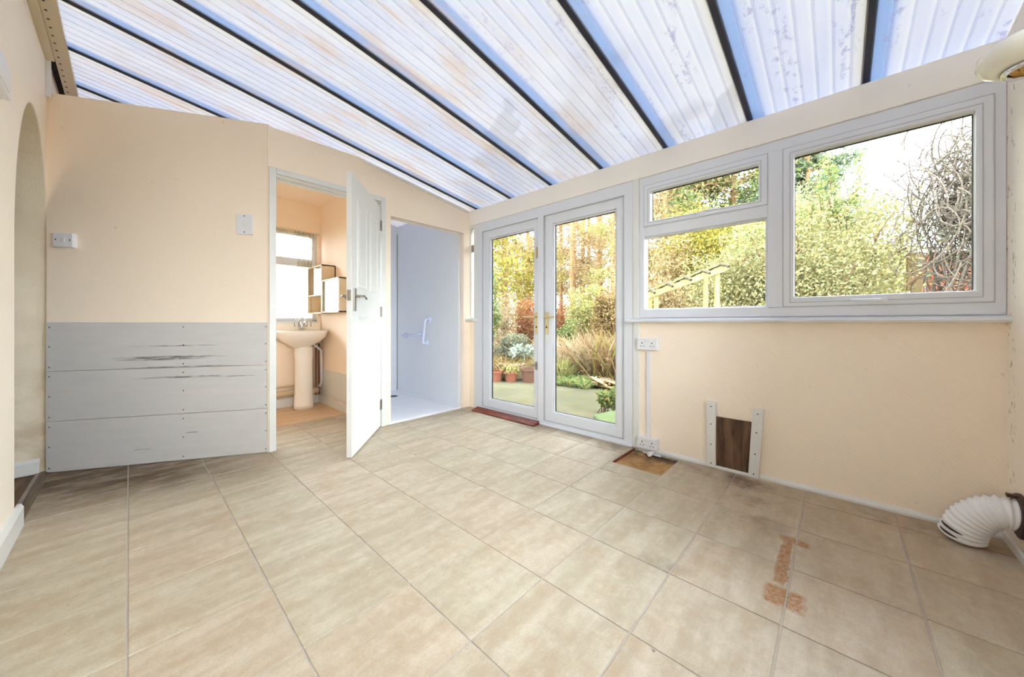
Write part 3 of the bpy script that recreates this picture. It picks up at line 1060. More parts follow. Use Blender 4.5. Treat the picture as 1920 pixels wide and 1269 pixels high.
# window_1: fixed light, top opener and large opener in one frame
w1 = empty('window_1', (XW, 0.28, 0.98), kind='structure', label='wide white three-light window over the sill')
f1 = MB()
f1.ringyz(XW - 0.004, XW + 0.07, YN, 1.10, 0.982, 2.03, 0.038, 0.038, 0.068, 0.064)
f1.box(XW - 0.004, XW + 0.07, 0.236, 0.312, 1.03, 1.97)
f1.box(XW - 0.004, XW + 0.07, 0.31, 1.066, 1.584, 1.660)
f1.build('frame', M['white_pvc'], w1, bevel=0.006)
fx = empty('fixed_light', (0, 0, 0)); fx.parent = w1
MB().ringyz(XW + 0.012, XW + 0.05, 0.312, 1.072, 1.034, 1.585, 0.012, 0.008, 0.010, 0.018).build('bead', M['white_pvc'], fx, bevel=0.004)
glazed(fx, 0.324, 1.066, 1.05, 1.578)
tp = empty('top_sash', (0, 0, 0)); tp.parent = w1
MB().ringyz(XW - 0.012, XW + 0.05, 0.312, 1.064, 1.660, 1.965, 0.044, 0.048, 0.050, 0.034).build('sash', M['white_pvc'], tp, bevel=0.008, seg=3)
glazed(tp, 0.355, 1.017, 1.694, 1.914)
h_ = MB()
h_.box(XW - 0.024, XW - 0.012, 0.655, 0.70, 1.668, 1.690)
h_.tube([(XW - 0.022, 0.68, 1.680), (XW - 0.04, 0.68, 1.680), (XW - 0.044, 0.668, 1.680), (XW - 0.042, 0.57, 1.684)], [0.007, 0.007, 0.008, 0.006], 8)
h_.build('handle', M['white_plastic'], tp, bevel=0.002)
rs = empty('side_sash', (0, 0, 0)); rs.parent = w1
MB().ringyz(XW - 0.012, XW + 0.05, -0.511, 0.236, 1.040, 1.965, 0.052, 0.050, 0.052, 0.054).build('sash', M['white_pvc'], rs, bevel=0.008, seg=3)
glazed(rs, -0.459, 0.186, 1.095, 1.912)
h_ = MB()
h_.box(XW - 0.024, XW - 0.012, -0.185, -0.135, 1.052, 1.075)
h_.tube([(XW - 0.022, -0.16, 1.063), (XW - 0.04, -0.16, 1.063), (XW - 0.044, -0.148, 1.063), (XW - 0.042, -0.05, 1.066)], [0.007, 0.007, 0.008, 0.006], 8)
h_.build('handle', M['white_plastic'], rs, bevel=0.002)

# added_window_4: window added out of view in the near end wall as fill light
w4 = empty('added_window_4', (0.6, YN, NZ0), kind='structure', label='wide window added in the end wall, unseen behind the viewpoint, for fill daylight')
f4 = MB()
t_ = MB().ringyz(YN - 0.12, YN - 0.05, NX0, NX1, NZ0, NZ1, 0.06)
f4.add([(q[1], q[0], q[2]) for q in t_.v], t_.f)
f4.box(0.57, 0.64, YN - 0.12, YN - 0.05, NZ0 + 0.05, NZ1 - 0.05)
f4.build('frame', M['white_pvc'], w4, bevel=0.005)  # frame of the added window
for xa, xb in ((NX0 + 0.05, 0.575), (0.635, NX1 - 0.05)):
    MB().box(xa, xb, YN - 0.088, YN - 0.084, NZ0 + 0.05, NZ1 - 0.05).build('pane', M['glass'], w4)  # panes of the added window

for q0, q1, q2, q3, pr in ((0.312, 1.064, 1.660, 1.965, tp), (-0.511, 0.236, 1.040, 1.965, rs)):
    MB().ringyz(XW - 0.0055, XW + 0.0, q0 - 0.003, q1 + 0.003, q2 - 0.003, q3 + 0.003, 0.006).build('seal', M['seal'], pr)
    MB().ringyz(XW - 0.0135, XW - 0.008, q0 + 0.030, q1 - 0.030, q2 + 0.022, q3 - 0.030, 0.004).build('groove_shade', M['seal'], pr)  # grey line on the sash face, painted as the shade of a profile step

# window_2: bathroom window, its unseen left part widened to let in more light
w2 = empty('window_2', (0.97, YB, 0.95), kind='structure', label='white bathroom window above the basin, widened out of view for light')


def ring_xz(mb, y0, y1, x0, x1, z0, z1, w):
    t = MB().ringyz(y0, y1, x0, x1, z0, z1, w)
    mb.add([(q[1], q[0], q[2]) for q in t.v], t.f)


f2 = MB()
ring_xz(f2, YB + 0.05, YB + 0.11, WX0, WX1, WZ0, WZ1, 0.045)
f2.box(WX0 + 0.04, WX1 - 0.04, YB + 0.05, YB + 0.11, 1.60, 1.69)
f2.box(0.36, 0.42, YB + 0.05, YB + 0.11, 1.0, 1.96)
f2.build('frame', M['white_pvc'], w2, bevel=0.004)
MB().box(WX0 + 0.02, WX1 - 0.02, YB + 0.075, YB + 0.08, WZ0 + 0.02, WZ1 - 0.02).build('pane', M['glass'], w2)
MB().box(WX0, WX1, YB - 0.03, YB + 0.06, 0.925, 0.955).build('sill', M['white_gloss'], w2, bevel=0.005)

# ================================================================== THINGS IN THE ROOM
# light switch, blank plate (on the angled wall), chime box on the house wall
def on_angled(t, y, z):
    a = math.radians(150)
    return (A[0] + t * math.cos(a) - y * math.sin(a), A[1] + t * math.sin(a) + y * math.cos(a), z)


sw = empty('light_switch', on_angled(1.108, 0, 1.47), math.radians(150), 'square white surface light switch left on the angled wall above the boards', 'switch')
MB().box(-0.05, 0.05, 0, 0.028, -0.045, 0.045).build('back_box', M['white_plastic'], sw, local=True, bevel=0.003)
MB().box(-0.047, 0.047, 0.028, 0.033, -0.043, 0.043).build('plate', M['white_plastic'], sw, local=True, bevel=0.002)
rk = MB()
rk.prism([(-0.009, 0.033, -0.014), (-0.009, 0.041, -0.012), (-0.009, 0.036, 0.014), (-0.009, 0.033, 0.014)], (0.018, 0, 0))
rk.build('rocker', M['white_gloss'], sw, local=True)
for x in (-0.034, 0.034):
    o = bpy.data.objects.new('screw', scr_me); link(o, sw); o.location = (x, 0.0335, 0); o.rotation_euler = (math.radians(-90), 0, 0)
bp = empty('blank_plate', on_angled(0.145, 0, 1.652), math.radians(150), 'upright white cover plate on the angled wall beside the door frame', 'cover plate')
MB().box(-0.05, 0.05, 0, 0.012, -0.073, 0.073).build('plate', M['white_plastic'], bp, local=True, bevel=0.003)
MB().box(-0.014, 0.014, 0.012, 0.0145, -0.018, 0.018).build('insert', M['white_gloss'], bp, local=True, bevel=0.001)
for z in (-0.055, 0.06):
    o = bpy.data.objects.new('screw', scr_me); link(o, bp); o.location = (0, 0.0125, z); o.rotation_euler = (math.radians(-90), 0, 0)
ch = empty('door_chime', (XH, 2.30, 1.89), 0, 'white plastic box on the house wall left of the arch', 'chime')
MB().box(XH, XH + 0.035, 2.18, 2.43, 1.83, 1.955).build('cover', M['white_plastic'], ch, bevel=0.006)
MB().box(XH + 0.035, XH + 0.037, 2.23, 2.38, 1.845, 1.86).build('grille', M['white_gloss'], ch)


def socket(zc, label):
    s_ = empty('double_socket', (XW - 0.005, 1.035, zc), 0, label, 'socket', 'double sockets on the window wall')
    x = XW - 0.005
    MB().box(x - 0.034, x, 0.952, 1.10, zc - 0.043, zc + 0.043).build('back_box', M['white_plastic'], s_, bevel=0.003)
    pl = MB().box(x - 0.040, x - 0.034, 0.954, 1.098, zc - 0.041, zc + 0.041).build('plate', M['white_plastic'], s_, bevel=0.002)
    for yc in (0.99, 1.062):
        pn = MB()
        pn.box(x - 0.0412, x - 0.039, yc - 0.003, yc + 0.003, zc + 0.004, zc + 0.014)
        pn.box(x - 0.0412, x - 0.039, yc - 0.014, yc - 0.007, zc - 0.016, zc - 0.011)
        pn.box(x - 0.0412, x - 0.039, yc + 0.007, yc + 0.014, zc - 0.016, zc - 0.011)
        pn.build('pin_holes', M['dark'], pl)
    for yc in (1.014, 1.038):
        MB().box(x - 0.045, x - 0.039, yc - 0.008, yc + 0.008, zc + 0.014, zc + 0.03).build('switch', M['white_gloss'], pl, bevel=0.001)
    return s_


socket(0.788, 'white double socket just below the window sill, top of the trunking')
socket(0.062, 'white double socket near the floor, foot of the trunking')
cd = empty('trunking', (XW - 0.005, 1.026, 0.42), 0, 'thin white upright trunking joining the two wall sockets', 'trunking')
MB().box(XW - 0.02, XW - 0.005, 1.012, 1.040, 0.105, 0.745).build('cover', M['white_plastic'], cd, bevel=0.003)

bat = None
for (ya, yb, za, zb, lean, lab) in ((0.582, 0.636, 0.006, 0.43, 0.0, 'white upright batten left of the dark board on the wall'),
                                    (0.338, 0.394, 0.002, 0.424, 0.012, 'white upright batten right of the dark board on the wall')):
    e = empty('wall_batten', (XW - 0.02, (ya + yb) / 2, 0), 0, lab, 'batten', 'battens on the window wall')
    m_ = MB()
    m_.add([(XW - 0.005, ya + lean, za), (XW - 0.036, ya + lean, za), (XW - 0.036, yb + lean, za), (XW - 0.005, yb + lean, za),
            (XW - 0.005, ya - lean, zb), (XW - 0.036, ya - lean, zb), (XW - 0.036, yb - lean, zb), (XW - 0.005, yb - lean, zb)],
           [(3, 2, 1, 0), (4, 5, 6, 7), (0, 1, 5, 4), (1, 2, 6, 5), (2, 3, 7, 6), (3, 0, 4, 7)])
    m_.build('timber', M['white_gloss'], e, bevel=0.003)
    for fz in (0.06, 0.35, 0.66, 0.93):
        o = bpy.data.objects.new('screw', scr_me); link(o, e)
        z = za + (zb - za) * fz
        o.location = (-0.0165, lean * (1 - 2 * fz), z); o.rotation_euler = (0, math.radians(-90), 0)
wb_ = box('wall_board', M['old_ply'], XW - 0.017, XW - 0.005, 0.39, 0.585, 0.0, 0.335, bevel=0.001)
tag(wb_, 'dark weathered plywood piece between two white battens', 'board')

# loose hardwood ramp strip by the doors
rw = MB()
rw.prism([(2.575, 2.03, 0.0), (2.485, 2.03, 0.0), (2.487, 2.03, 0.012), (2.572, 2.03, 0.036)], (0, 0.855, 0))
tag(rw.build('ramp_strip', M['red_wood'], bevel=0.003), 'red-brown hardwood ramp strip on the floor against the glazed door', 'ramp')
es = MB().prism([(2.226, 1.12, -0.012), (2.245, 1.12, -0.012), (2.245, 1.12, 0.0015), (2.226, 1.12, 0.0015)], (0, 0.001, 0))
es = MB().box(2.236, 2.583, 1.1245, 1.131, -0.014, 0.003)
tag(es.build('edge_strip', M['red_wood']), 'thin dark edging strip along the bare floor patch', 'strip')
pc = empty('capped_pipe', (2.54, 0.99, -0.016), 0, 'white capped pipe stub in the bare floor patch under the socket', 'pipe')
MB().tube([(2.60, 0.99, 0.006), (2.53, 0.99, 0.006)], 0.011, 14).build('pipe', M['white_plastic'], pc, smooth=True)
MB().tube([(2.535, 0.99, 0.006), (2.515, 0.99, 0.006), (2.512, 0.99, 0.006)], [0.016, 0.016, 0.012], 14).build('cap', M['white_plastic'], pc)
pb = MB().tube([(2.575, 0.93, -0.009), (2.575, 1.06, -0.009)], 0.007, 10)
pb.build('branch', M['white_plastic'], pc, smooth=True)

# arch threshold strip
th = MB()
th.prism([(XH + 0.012, 2.80, 0.0), (XH - 0.028, 2.80, -0.002), (XH - 0.022, 2.80, 0.008), (XH + 0.002, 2.80, 0.010)], (0, 0.885, 0))
tag(th.build('threshold_strip', M['thresh']), 'brown floor threshold strip across the arch', 'threshold')

# corrugated vent hose
hs = empty('vent_hose', (2.43, -0.42, 0), 0, 'white corrugated vent hose curling from the wall to the floor', 'hose')
P0, P1, P2, P3 = Vector((2.43, -0.535, 0.17)), Vector((2.43, -0.455, 0.185)), Vector((2.44, -0.405, 0.11)), Vector((2.455, -0.395, 0.02))
path, rads = [], []
NR = 13
for k in range(NR * 4 + 1):
    t = k / (NR * 4)
    q = P0 * (1 - t) ** 3 + P1 * 3 * t * (1 - t) ** 2 + P2 * 3 * t * t * (1 - t) + P3 * t ** 3
    path.append(q)
    rads.append((0.059 if k % 4 == 0 else 0.064 if k % 2 else 0.069) * (0.92 + 0.10 * t))
hm = MB()
hm.tube(path, rads, 28, caps=False)
inner = MB()
hm.tube(path, [r - 0.004 for r in rads], 28, caps=False)
hm.build('duct', M['hose'], hs, smooth=True)
fl_ = MB()
fl_.tube([(2.43, YN, 0.17), (2.43, YN + 0.012, 0.17), (2.43, YN + 0.016, 0.17)], [0.088, 0.088, 0.08], 28)
fl_.box(2.418, 2.442, YN, YN + 0.04, 0.240, 0.252)
fl_.build('flange', M['brown_plastic'], hs, bevel=0.002)
for idx, half in ((NR * 4 - 3, 34), (NR * 4 - 7, 42)):      # splits between the last coils
    c_ = path[idx]
    tg_ = (path[idx + 1] - path[idx - 1]).normalized()
    fc = Vector((-0.62, 0.78, 0.1))
    fc = (fc - tg_ * fc.dot(tg_)).normalized()
    sd = tg_.cross(fc)
    arc = []
    for k in range(9):
        q = math.radians(-half + 2 * half * k / 8)
        arc.append(c_ + (fc * math.cos(q) + sd * math.sin(q)) * (rads[idx] - 0.001))
    MB().tube(arc, [0.001, 0.003, 0.0042, 0.005, 0.0052, 0.005, 0.0042, 0.003, 0.001], 8).build('split', M['brown_plastic'], hs, smooth=True)
# wall lamp
LX, LY, LZ = 1.725, -0.405, 1.672
lp = empty('wall_lamp', (LX, YN, LZ), 0, 'opal glass wall lamp with chrome ring at the top right corner', 'lamp')
shp = [(0.050, 0.0), (0.070, 0.003), (0.091, 0.016), (0.101, 0.036), (0.099, 0.058), (0.082, 0.076), (0.050, 0.086), (0.012, 0.090), (0.012, 0.086), (0.049, 0.082), (0.080, 0.072), (0.095, 0.057), (0.097, 0.037), (0.088, 0.019), (0.068, 0.007), (0.050, 0.004)]
MB().lathe(shp, (LX, LY, LZ), 40, close=True).build('shade', M['opal'], lp, smooth=True)
rg = MB()
rg.lathe([(0.053, 0.004), (0.057, -0.002), (0.053, -0.009), (0.046, -0.010), (0.043, -0.005), (0.045, 0.004)], (LX, LY, LZ), 40, close=True)
rg.build('ring', M['chrome'], lp, smooth=True)
hl = MB()
hl.lathe([(0.0005, 0.012), (0.043, 0.012), (0.044, 0.002), (0.039, -0.004), (0.034, 0.004), (0.024, 0.004), (0.020, -0.010), (0.010, -0.018), (0.0005, -0.020)], (LX, LY, LZ), 32)
hl.build('holder', M['brass'], lp, smooth=True)
ar = MB()
ar.tube([(LX, LY, LZ - 0.012), (LX, LY - 0.01, LZ - 0.04), (LX, LY - 0.06, LZ - 0.055), (LX, YN + 0.01, LZ - 0.05)], 0.008, 12)
ar.tube([(LX, YN, LZ - 0.05), (LX, YN + 0.018, LZ - 0.05), (LX, YN + 0.024, LZ - 0.05)], [0.04, 0.04, 0.02], 24)
ar.build('bracket', M['chrome'], lp, smooth=True)

# ------------------------------------------------------------------ bathroom things
bs_ = empty('basin', (1.285, 4.38, 0), 0, 'white pedestal wash basin under the bathroom window', 'basin')
# bowl: half-round front, flat back
def dshape(w, f, b, n=18):
    """outline from back-left round the front to back-right"""
    pts = [(-w, b)]
    for k in range(n + 1):
        a = math.pi + math.pi * k / n
        pts.append((w * math.copysign(abs(math.cos(a)) ** 0.75, math.cos(a)), f * abs(math.sin(a)) ** 0.8 * -1))
    pts.append((w, b))
    return pts


bm_ = MB()
levels = [(0.862, 0.250, 0.255, 0.0), (0.838, 0.250, 0.255, 0), (0.79, 0.232, 0.235, 0), (0.74, 0.185, 0.18, 0), (0.695, 0.105, 0.10, 0), (0.665, 0.08, 0.07, 0)]
rows = []
for z, w, f_, _ in levels:
    rows.append([(1.285 + x, 4.345 + y, z) for x, y in dshape(w, f_, 0.19)])
inn = [(0.862, 0.225, 0.225), (0.83, 0.20, 0.20), (0.77, 0.14, 0.14), (0.745, 0.03, 0.03)]
rows_in = [[(1.285 + x, 4.345 + y, z) for x, y in dshape(w, f_, 0.10 if i == 0 else 0.09 - 0.02 * i)] for i, (z, w, f_) in enumerate(inn)]
allr = list(reversed(rows_in)) + rows
n = len(allr[0])
fs = []
for i in range(len(allr) - 1):
    fs += [(i * n + k, i * n + (k + 1) % n, (i + 1) * n + (k + 1) % n, (i + 1) * n + k) for k in range(n)]
fs += [tuple(range(n)), tuple((len(allr) - 1) * n + k for k in range(n - 1, -1, -1))]
bm_.add([q for r in allr for q in r], fs)
bm_.build('bowl', M['ceramic'], bs_, smooth=True)
MB().lathe([(0.098, 0), (0.096, 0.05), (0.088, 0.2), (0.088, 0.5), (0.094, 0.68)], (1.305, 4.335, 0), 28, sx=1.0, sy=0.9).build('pedestal', M['ceramic'], bs_, smooth=True)
sbk = MB().box(1.03, 1.535, 4.51, 4.54, 0.862, 0.93)
tag(sbk.build('splashback', M['cream_pale']), 'low cream splashback behind the basin', 'splashback')
tp_ = empty('basin_tap', (1.33, 4.47, 0.862), 0, 'chrome mixer tap on the basin rim', 'tap')
m_ = MB()
m_.tube([(1.33, 4.47, 0.86), (1.33, 4.47, 0.95)], [0.02, 0.017], 14)
m_.tube([(1.33, 4.46, 0.93), (1.33, 4.40, 0.955), (1.33, 4.34, 0.945), (1.33, 4.33, 0.925)], 0.011, 12)
m_.build('body', M['chrome'], tp_, smooth=True)
m_ = MB()
m_.tube([(1.33, 4.47, 0.95), (1.33, 4.47, 0.972), (1.325, 4.43, 0.99), (1.30, 4.40, 1.0)], [0.016, 0.014, 0.008, 0.007], 12)
m_.build('lever', M['chrome'], tp_, smooth=True)

for (y0, y1, z0, z1, lab) in ((4.085, 4.52, 1.045, 1.575, 'taller cream bathroom cabinet next to the window, open front'), (3.62, 4.075, 1.05, 1.40, 'lower mirrored bathroom cabinet near the door')):
    cb = empty('bathroom_cabinet', (1.54, (y0 + y1) / 2, z0), 0, lab, 'cabinet', 'bathroom wall cabinets')
    t = 0.014
    xf = 1.402
    m_ = MB()
    m_.box(xf, 1.547, y0, y0 + t, z0, z1)
    m_.box(xf, 1.547, y1 - t, y1, z0, z1)
    m_.box(xf, 1.547, y0, y1, z0, z0 + t)
    m_.box(xf, 1.547, y0, y1, z1 - t, z1)
    m_.box(1.535, 1.547, y0, y1, z0, z1)
    m_.build('carcass', M['cabinet'], cb, bevel=0.001)
    if y0 > 4:
        MB().box(xf + 0.004, 1.535, y0 + t, y1 - t, z0 + 0.20, z0 + 0.212).build('shelf', M['white_gloss'], cb)
        MB().box(xf + 0.004, xf + 0.008, y0 + t, y0 + 0.24, z0 + 0.212, z1 - t).build('mirror_door', M['mirror'], cb)
    else:
        MB().box(xf + 0.004, xf + 0.008, y0 + t, (y0 + y1) / 2 + 0.02, z0 + t, z1 - t).build('mirror_door', M['mirror'], cb)
        MB().box(xf + 0.014, xf + 0.018, (y0 + y1) / 2 - 0.02, y1 - t, z0 + t, z1 - t).build('mirror_door', M['mirror'], cb)

# net curtain
def sheer():
    g = NT('net_curtain')
    tr = g.n('ShaderNodeBsdfTransparent')
    tl = g.n('ShaderNodeBsdfTranslucent')
    df = g.n('ShaderNodeBsdfDiffuse')
    n = g.noise(g.pos(), 60, 2)
    g.put(tl.inputs[0], (0.55, 0.50, 0.43, 1))
    g.put(df.inputs[0], (0.55, 0.50, 0.43, 1))
    m1 = g.n('ShaderNodeMixShader'); m1.inputs[0].default_value = 0.5
    m2 = g.n('ShaderNodeMixShader')
    g.put(m2.inputs[0], g.rng(n, 0.3, 0.7, 0.55, 0.9))
    g.t.links.new(tl.outputs[0], m1.inputs[1]); g.t.links.new(df.outputs[0], m1.inputs[2])
    g.t.links.new(tr.outputs[0], m2.inputs[1]); g.t.links.new(m1.outputs[0], m2.inputs[2])
    g.t.links.new(m2.outputs[0], g.out.inputs[0])
    return g.m


M['net'] = sheer()
cu = empty('net_curtain', (1.0, 4.53, 1.0), 0, 'sheer gathered net curtain over the bathroom window', 'curtain')


def drape(x0, x1, z0, z1, amp, waves, pinch=0.0, name='drape', y=4.535):
    nx, nz = 60, 14
    vs, fs = [], []
    for j in range(nz + 1):
        t = j / nz
        z = z1 + (z0 - z1) * t
        sq = 1 - pinch * math.sin(math.pi * min(1, t * 1.15)) ** 2
        xc = (x0 + x1) / 2
        for i in range(nx + 1):
            s_ = i / nx
            vs.append((xc + (s_ - 0.5) * (x1 - x0) * sq, y - amp * (1 + math.sin(s_ * waves * 2 * math.pi + t * 0.8)), z))
    for j in range(nz):
        for i in range(nx):
            a = j * (nx + 1) + i
            fs.append((a, a + 1, a + nx + 2, a + nx + 1))
    MB().add(vs, fs).build(name, M['net'], cu, smooth=True)


drape(1.26, 1.47, 0.90, 1.985, 0.016, 5, 0.25)
drape(-0.2, 0.05, 0.90, 1.985, 0.016, 5, 0.25)
drape(0.05, 1.26, 1.90, 1.985, 0.010, 11, 0, 'valance')
MB().tube([(-0.25, 4.52, 1.985), (1.53, 4.52, 1.985)], 0.008, 8).build('rod', M['strip'], cu)

pp = empty('wall_pipes', (1.5, 4.5, 0), 0, 'painted water pipes rising beside the basin pedestal', 'pipes')
for x, top in ((1.445, 0.72), (1.485, 0.74), (1.517, 0.70)):
    m_ = MB()
    m_.tube([(x, 4.50, 0.10), (x, 4.50, top)], 0.010, 10)
    m_.build('riser', M['copper_pipe'], pp, smooth=True)
wp = MB()
wp.tube([(1.42, 4.46, 0.72), (1.46, 4.45, 0.68), (1.52, 4.44, 0.62), (1.525, 4.44, 0.25), (1.50, 4.44, 0.2)], 0.015, 12)
wp.build('waste', M['white_plastic'], pp, smooth=True)
pb_ = empty('boxed_pipe', (0.8, 4.5, 0.1), 0, 'cream horizontal pipes along the foot of the bathroom wall', 'pipes')
MB().tube([(-0.2, 4.49, 0.16), (1.50, 4.49, 0.16)], 0.034, 14).build('soil_pipe', M['cabinet'], pb_, smooth=True)
MB().tube([(-0.2, 4.51, 0.235), (1.50, 4.51, 0.235)], 0.012, 10).build('supply_pipe', M['cabinet'], pb_, smooth=True)

# ------------------------------------------------------------------ shower things
st_ = empty('shower_tray', (2.05, 3.75, 0), 0, 'white low shower tray behind the opening', 'shower tray')
m_ = MB()
m_.box(1.622, 2.484, 3.05, 4.43, 0, 0.012)
m_.ringyz(0, 1, 0, 1, 0, 1, 0.1) if False else None
for x0, x1, y0, y1 in ((1.622, 2.484, 3.052, 3.092), (1.622, 2.484, 4.39, 4.43), (1.622, 1.66, 3.09, 4.39), (2.446, 2.484, 3.09, 4.39)):
    m_.box(x0, x1, y0, y1, 0.012, 0.022)
m_.build('tray', M['tray'], st_, bevel=0.004)
MB().lathe([(0.0005, 0.0165), (0.045, 0.0165), (0.052, 0.014), (0.052, 0.011)], (2.27, 4.14, 0), 24).build('drain_cover', M['screw'], st_, smooth=True)


def grab(p0, p1, label):
    e = empty('grab_rail', (2.485, p0[0], p0[1]), 0, label, 'grab rail', 'grab rails in the shower')
    xw, xo = 2.485, 2.425
    m_ = MB()
    a, b = Vector((xo, p0[0], p0[1])), Vector((xo, p1[0], p1[1]))
    d = (b - a).normalized() * 0.02
    m_.tube([(xw - 0.008, p0[0], p0[1]), (xo + 0.012, p0[0], p0[1]), a + d * 0.4 + Vector((0.003, 0, 0)), a + d, b - d, b - d * 0.4 + Vector((0.003, 0, 0)), (xo + 0.012, p1[0], p1[1]), (xw - 0.008, p1[0], p1[1])], 0.017, 14)
    m_.build('bar', M['rail'], e, smooth=True)
    for q in (p0, p1):
        MB().tube([(xw, *q), (xw - 0.012, *q), (xw - 0.016, *q)], [0.036, 0.036, 0.022], 22).build('rose', M['rail'], e, smooth=True)


grab((3.66, 0.985), (3.72, 0.70), 'upright pale grab rail on the shower wall')
grab((3.80, 0.80), (4.20, 0.775), 'horizontal pale grab rail on the shower wall')

# ================================================================== GARDEN
rnd = np.random.default_rng(7)
random.seed(5)
GZ = -0.10
pg = MB()
pg.prism([(2.8, -1.6, GZ), (2.8, 6.5, GZ), (4.1, 5.6, GZ), (4.75, 4.25, GZ), (5.0, 3.4, GZ), (4.95, 2.4, GZ), (4.9, -1.6, GZ)], (0, 0, -0.1))
struct(pg.build('patio', M['patio']), 'mossy concrete patio outside the doors')
gd = MB().box(2.8, 60, -40, 50, -0.4, GZ - 0.015)
gd.box(-20, 2.8, 4.75, 50, -0.4, GZ - 0.015)
gd.box(-20, 2.8, -40, -0.85, -0.4, GZ - 0.015)
struct(gd.build('ground', M['earth']), 'rough garden ground beyond the patio')


def quads(name, mat, V, parent=None, label=None, kind='stuff'):
    """V: (n,4,3) array of leaf quads"""
    n = V.shape[0]
    o_ = np.array(wpos(parent)) if parent is not None else np.zeros(3)
    me = bpy.data.meshes.new(name)
    me.vertices.add(n * 4)
    me.vertices.foreach_set('co', (V - o_).reshape(-1).astype(np.float32))
    me.loops.add(n * 4)
    me.loops.foreach_set('vertex_index', np.arange(n * 4, dtype=np.int32))
    me.polygons.add(n)
    me.polygons.foreach_set('loop_start', np.arange(0, n * 4, 4, dtype=np.int32))
    me.polygons.foreach_set('loop_total', np.full(n, 4, dtype=np.int32))
    me.update(calc_edges=True)
    me.materials.append(mat)
    o = bpy.data.objects.new(name, me)
    link(o, parent)
    if kind: o['kind'] = kind
    return o


def leaves(P, size, aspect=0.5, droop=0.0):
    n = len(P)
    d = rnd.normal(size=(n, 3))
    d[:, 2] -= droop
    d /= np.linalg.norm(d, axis=1, keepdims=True)
    u = rnd.normal(size=(n, 3))
    w = np.cross(d, u)
    w /= np.linalg.norm(w, axis=1, keepdims=True) + 1e-9
    s = size * rnd.uniform(0.6, 1.35, (n, 1))
    b = np.cross(d, w) * s * 0.12
    return np.stack([P, P + d * s * 0.5 + w * s * aspect * 0.5 + b, P + d * s, P + d * s * 0.5 - w * s * aspect * 0.5 + b], axis=1)


def cloud(c, r, n, lobes=9, hollow=0.55):
    """points in a lumpy crown"""
    c = np.array(c); r = np.array(r)
    out = []
    for k in range(lobes):
        q = rnd.normal(size=3); q /= np.linalg.norm(q)
        lc = c + q * r * rnd.uniform(0.25, 0.72)
        lr = r * rnd.uniform(0.32, 0.55)
        m = n // lobes
        d = rnd.normal(size=(m, 3)); d /= np.linalg.norm(d, axis=1, keepdims=True)
        out.append(lc + d * lr * (hollow + (1 - hollow) * rnd.random((m, 1))))
    P = np.concatenate(out)
    return P[P[:, 2] > GZ + 0.02]


def stems(base, tops, r0=0.02, mat=None, parent=None, name='stems', seg=5, bend=0.15):
    m_ = MB()
    b = Vector(base)
    for t in tops:
        t = Vector(t)
        s0 = b + Vector((random.uniform(-0.1, 0.1), random.uniform(-0.1, 0.1), 0))
        mid = s0.lerp(t, 0.5) + Vector((random.uniform(-bend, bend), random.uniform(-bend, bend), 0.05))
        m_.tube([s0, s0.lerp(mid, 0.5), mid, t], [r0, r0 * 0.8, r0 * 0.6, r0 * 0.2], seg)
    o = m_.build(name, mat, parent, smooth=True)
    o['kind'] = 'stuff'
    return o


def shrub(name, label, px, depth, w, h, z0, mat, leaf=0.06, n=6000, lobes=10, cat='bush', wood_='twig_brown', aspect=0.5, group=None, hollow=0.5, ry=None):
    x, y = bearing(px, depth)
    e = empty(name, (x, y, GZ - 0.01), 0, label, cat, group)
    P = cloud((x, y, z0 + h / 2), (ry or w / 2, w / 2, h / 2), n, lobes, hollow)
    quads('foliage', mat, leaves(P, leaf, aspect), e)
    k = min(len(P), 14)
    stems((x, y, GZ - 0.01), P[rnd.integers(0, len(P), k)], 0.022, M[wood_], e)
    return e, P


# bushes seen through the big window
e, P = shrub('flowering_bush', 'big yellow-green bush filling the left of the large window', 1545, 5.6, 2.5, 3.3, 0.0, M['lf_yellow'], 0.055, 26000, 26)
tops = P[np.argsort(-P[:, 2])[:2500]][rnd.integers(0, 2500, 8)]
sh_ = MB()
for t in P[rnd.integers(0, len(P), 26)]:
    d = Vector((random.uniform(-0.2, 0.2), random.uniform(-0.6, -0.1), random.uniform(0.2, 0.6))).normalized()
    t = Vector(t)
    L = random.uniform(0.15, 0.3)
    sh_.tube([t, t + d * L * 0.3, t + d * L * 0.7, t + d * L], [0.008, 0.02, 0.018, 0.004], 6)
sh_.build('seed_heads', M['twig_brown'], e)['kind'] = 'stuff'
shoots = []
m_ = MB()
for k in range(7):
    bx, by = bearing(random.uniform(1520, 1650), 5.5)
    b = Vector((bx, by, 2.4)); t = b + Vector((random.uniform(-0.1, 0.1), random.uniform(-0.25, 0.25), random.uniform(0.6, 1.25)))
    m_.tube([b, b.lerp(t, 0.5) + Vector((0, 0.05, 0)), t], [0.008, 0.006, 0.003], 5)
    for s_ in np.linspace(0.15, 1, 36):
        q = b.lerp(t, s_)
        shoots += [(q.x + random.uniform(-0.05, 0.05), q.y + random.uniform(-0.05, 0.05), q.z)] * 2
m_.build('shoots', M['twig_brown'], e)['kind'] = 'stuff'
quads('shoot_leaves', M['lf_green'], leaves(np.array(shoots), 0.065, 0.6), e)

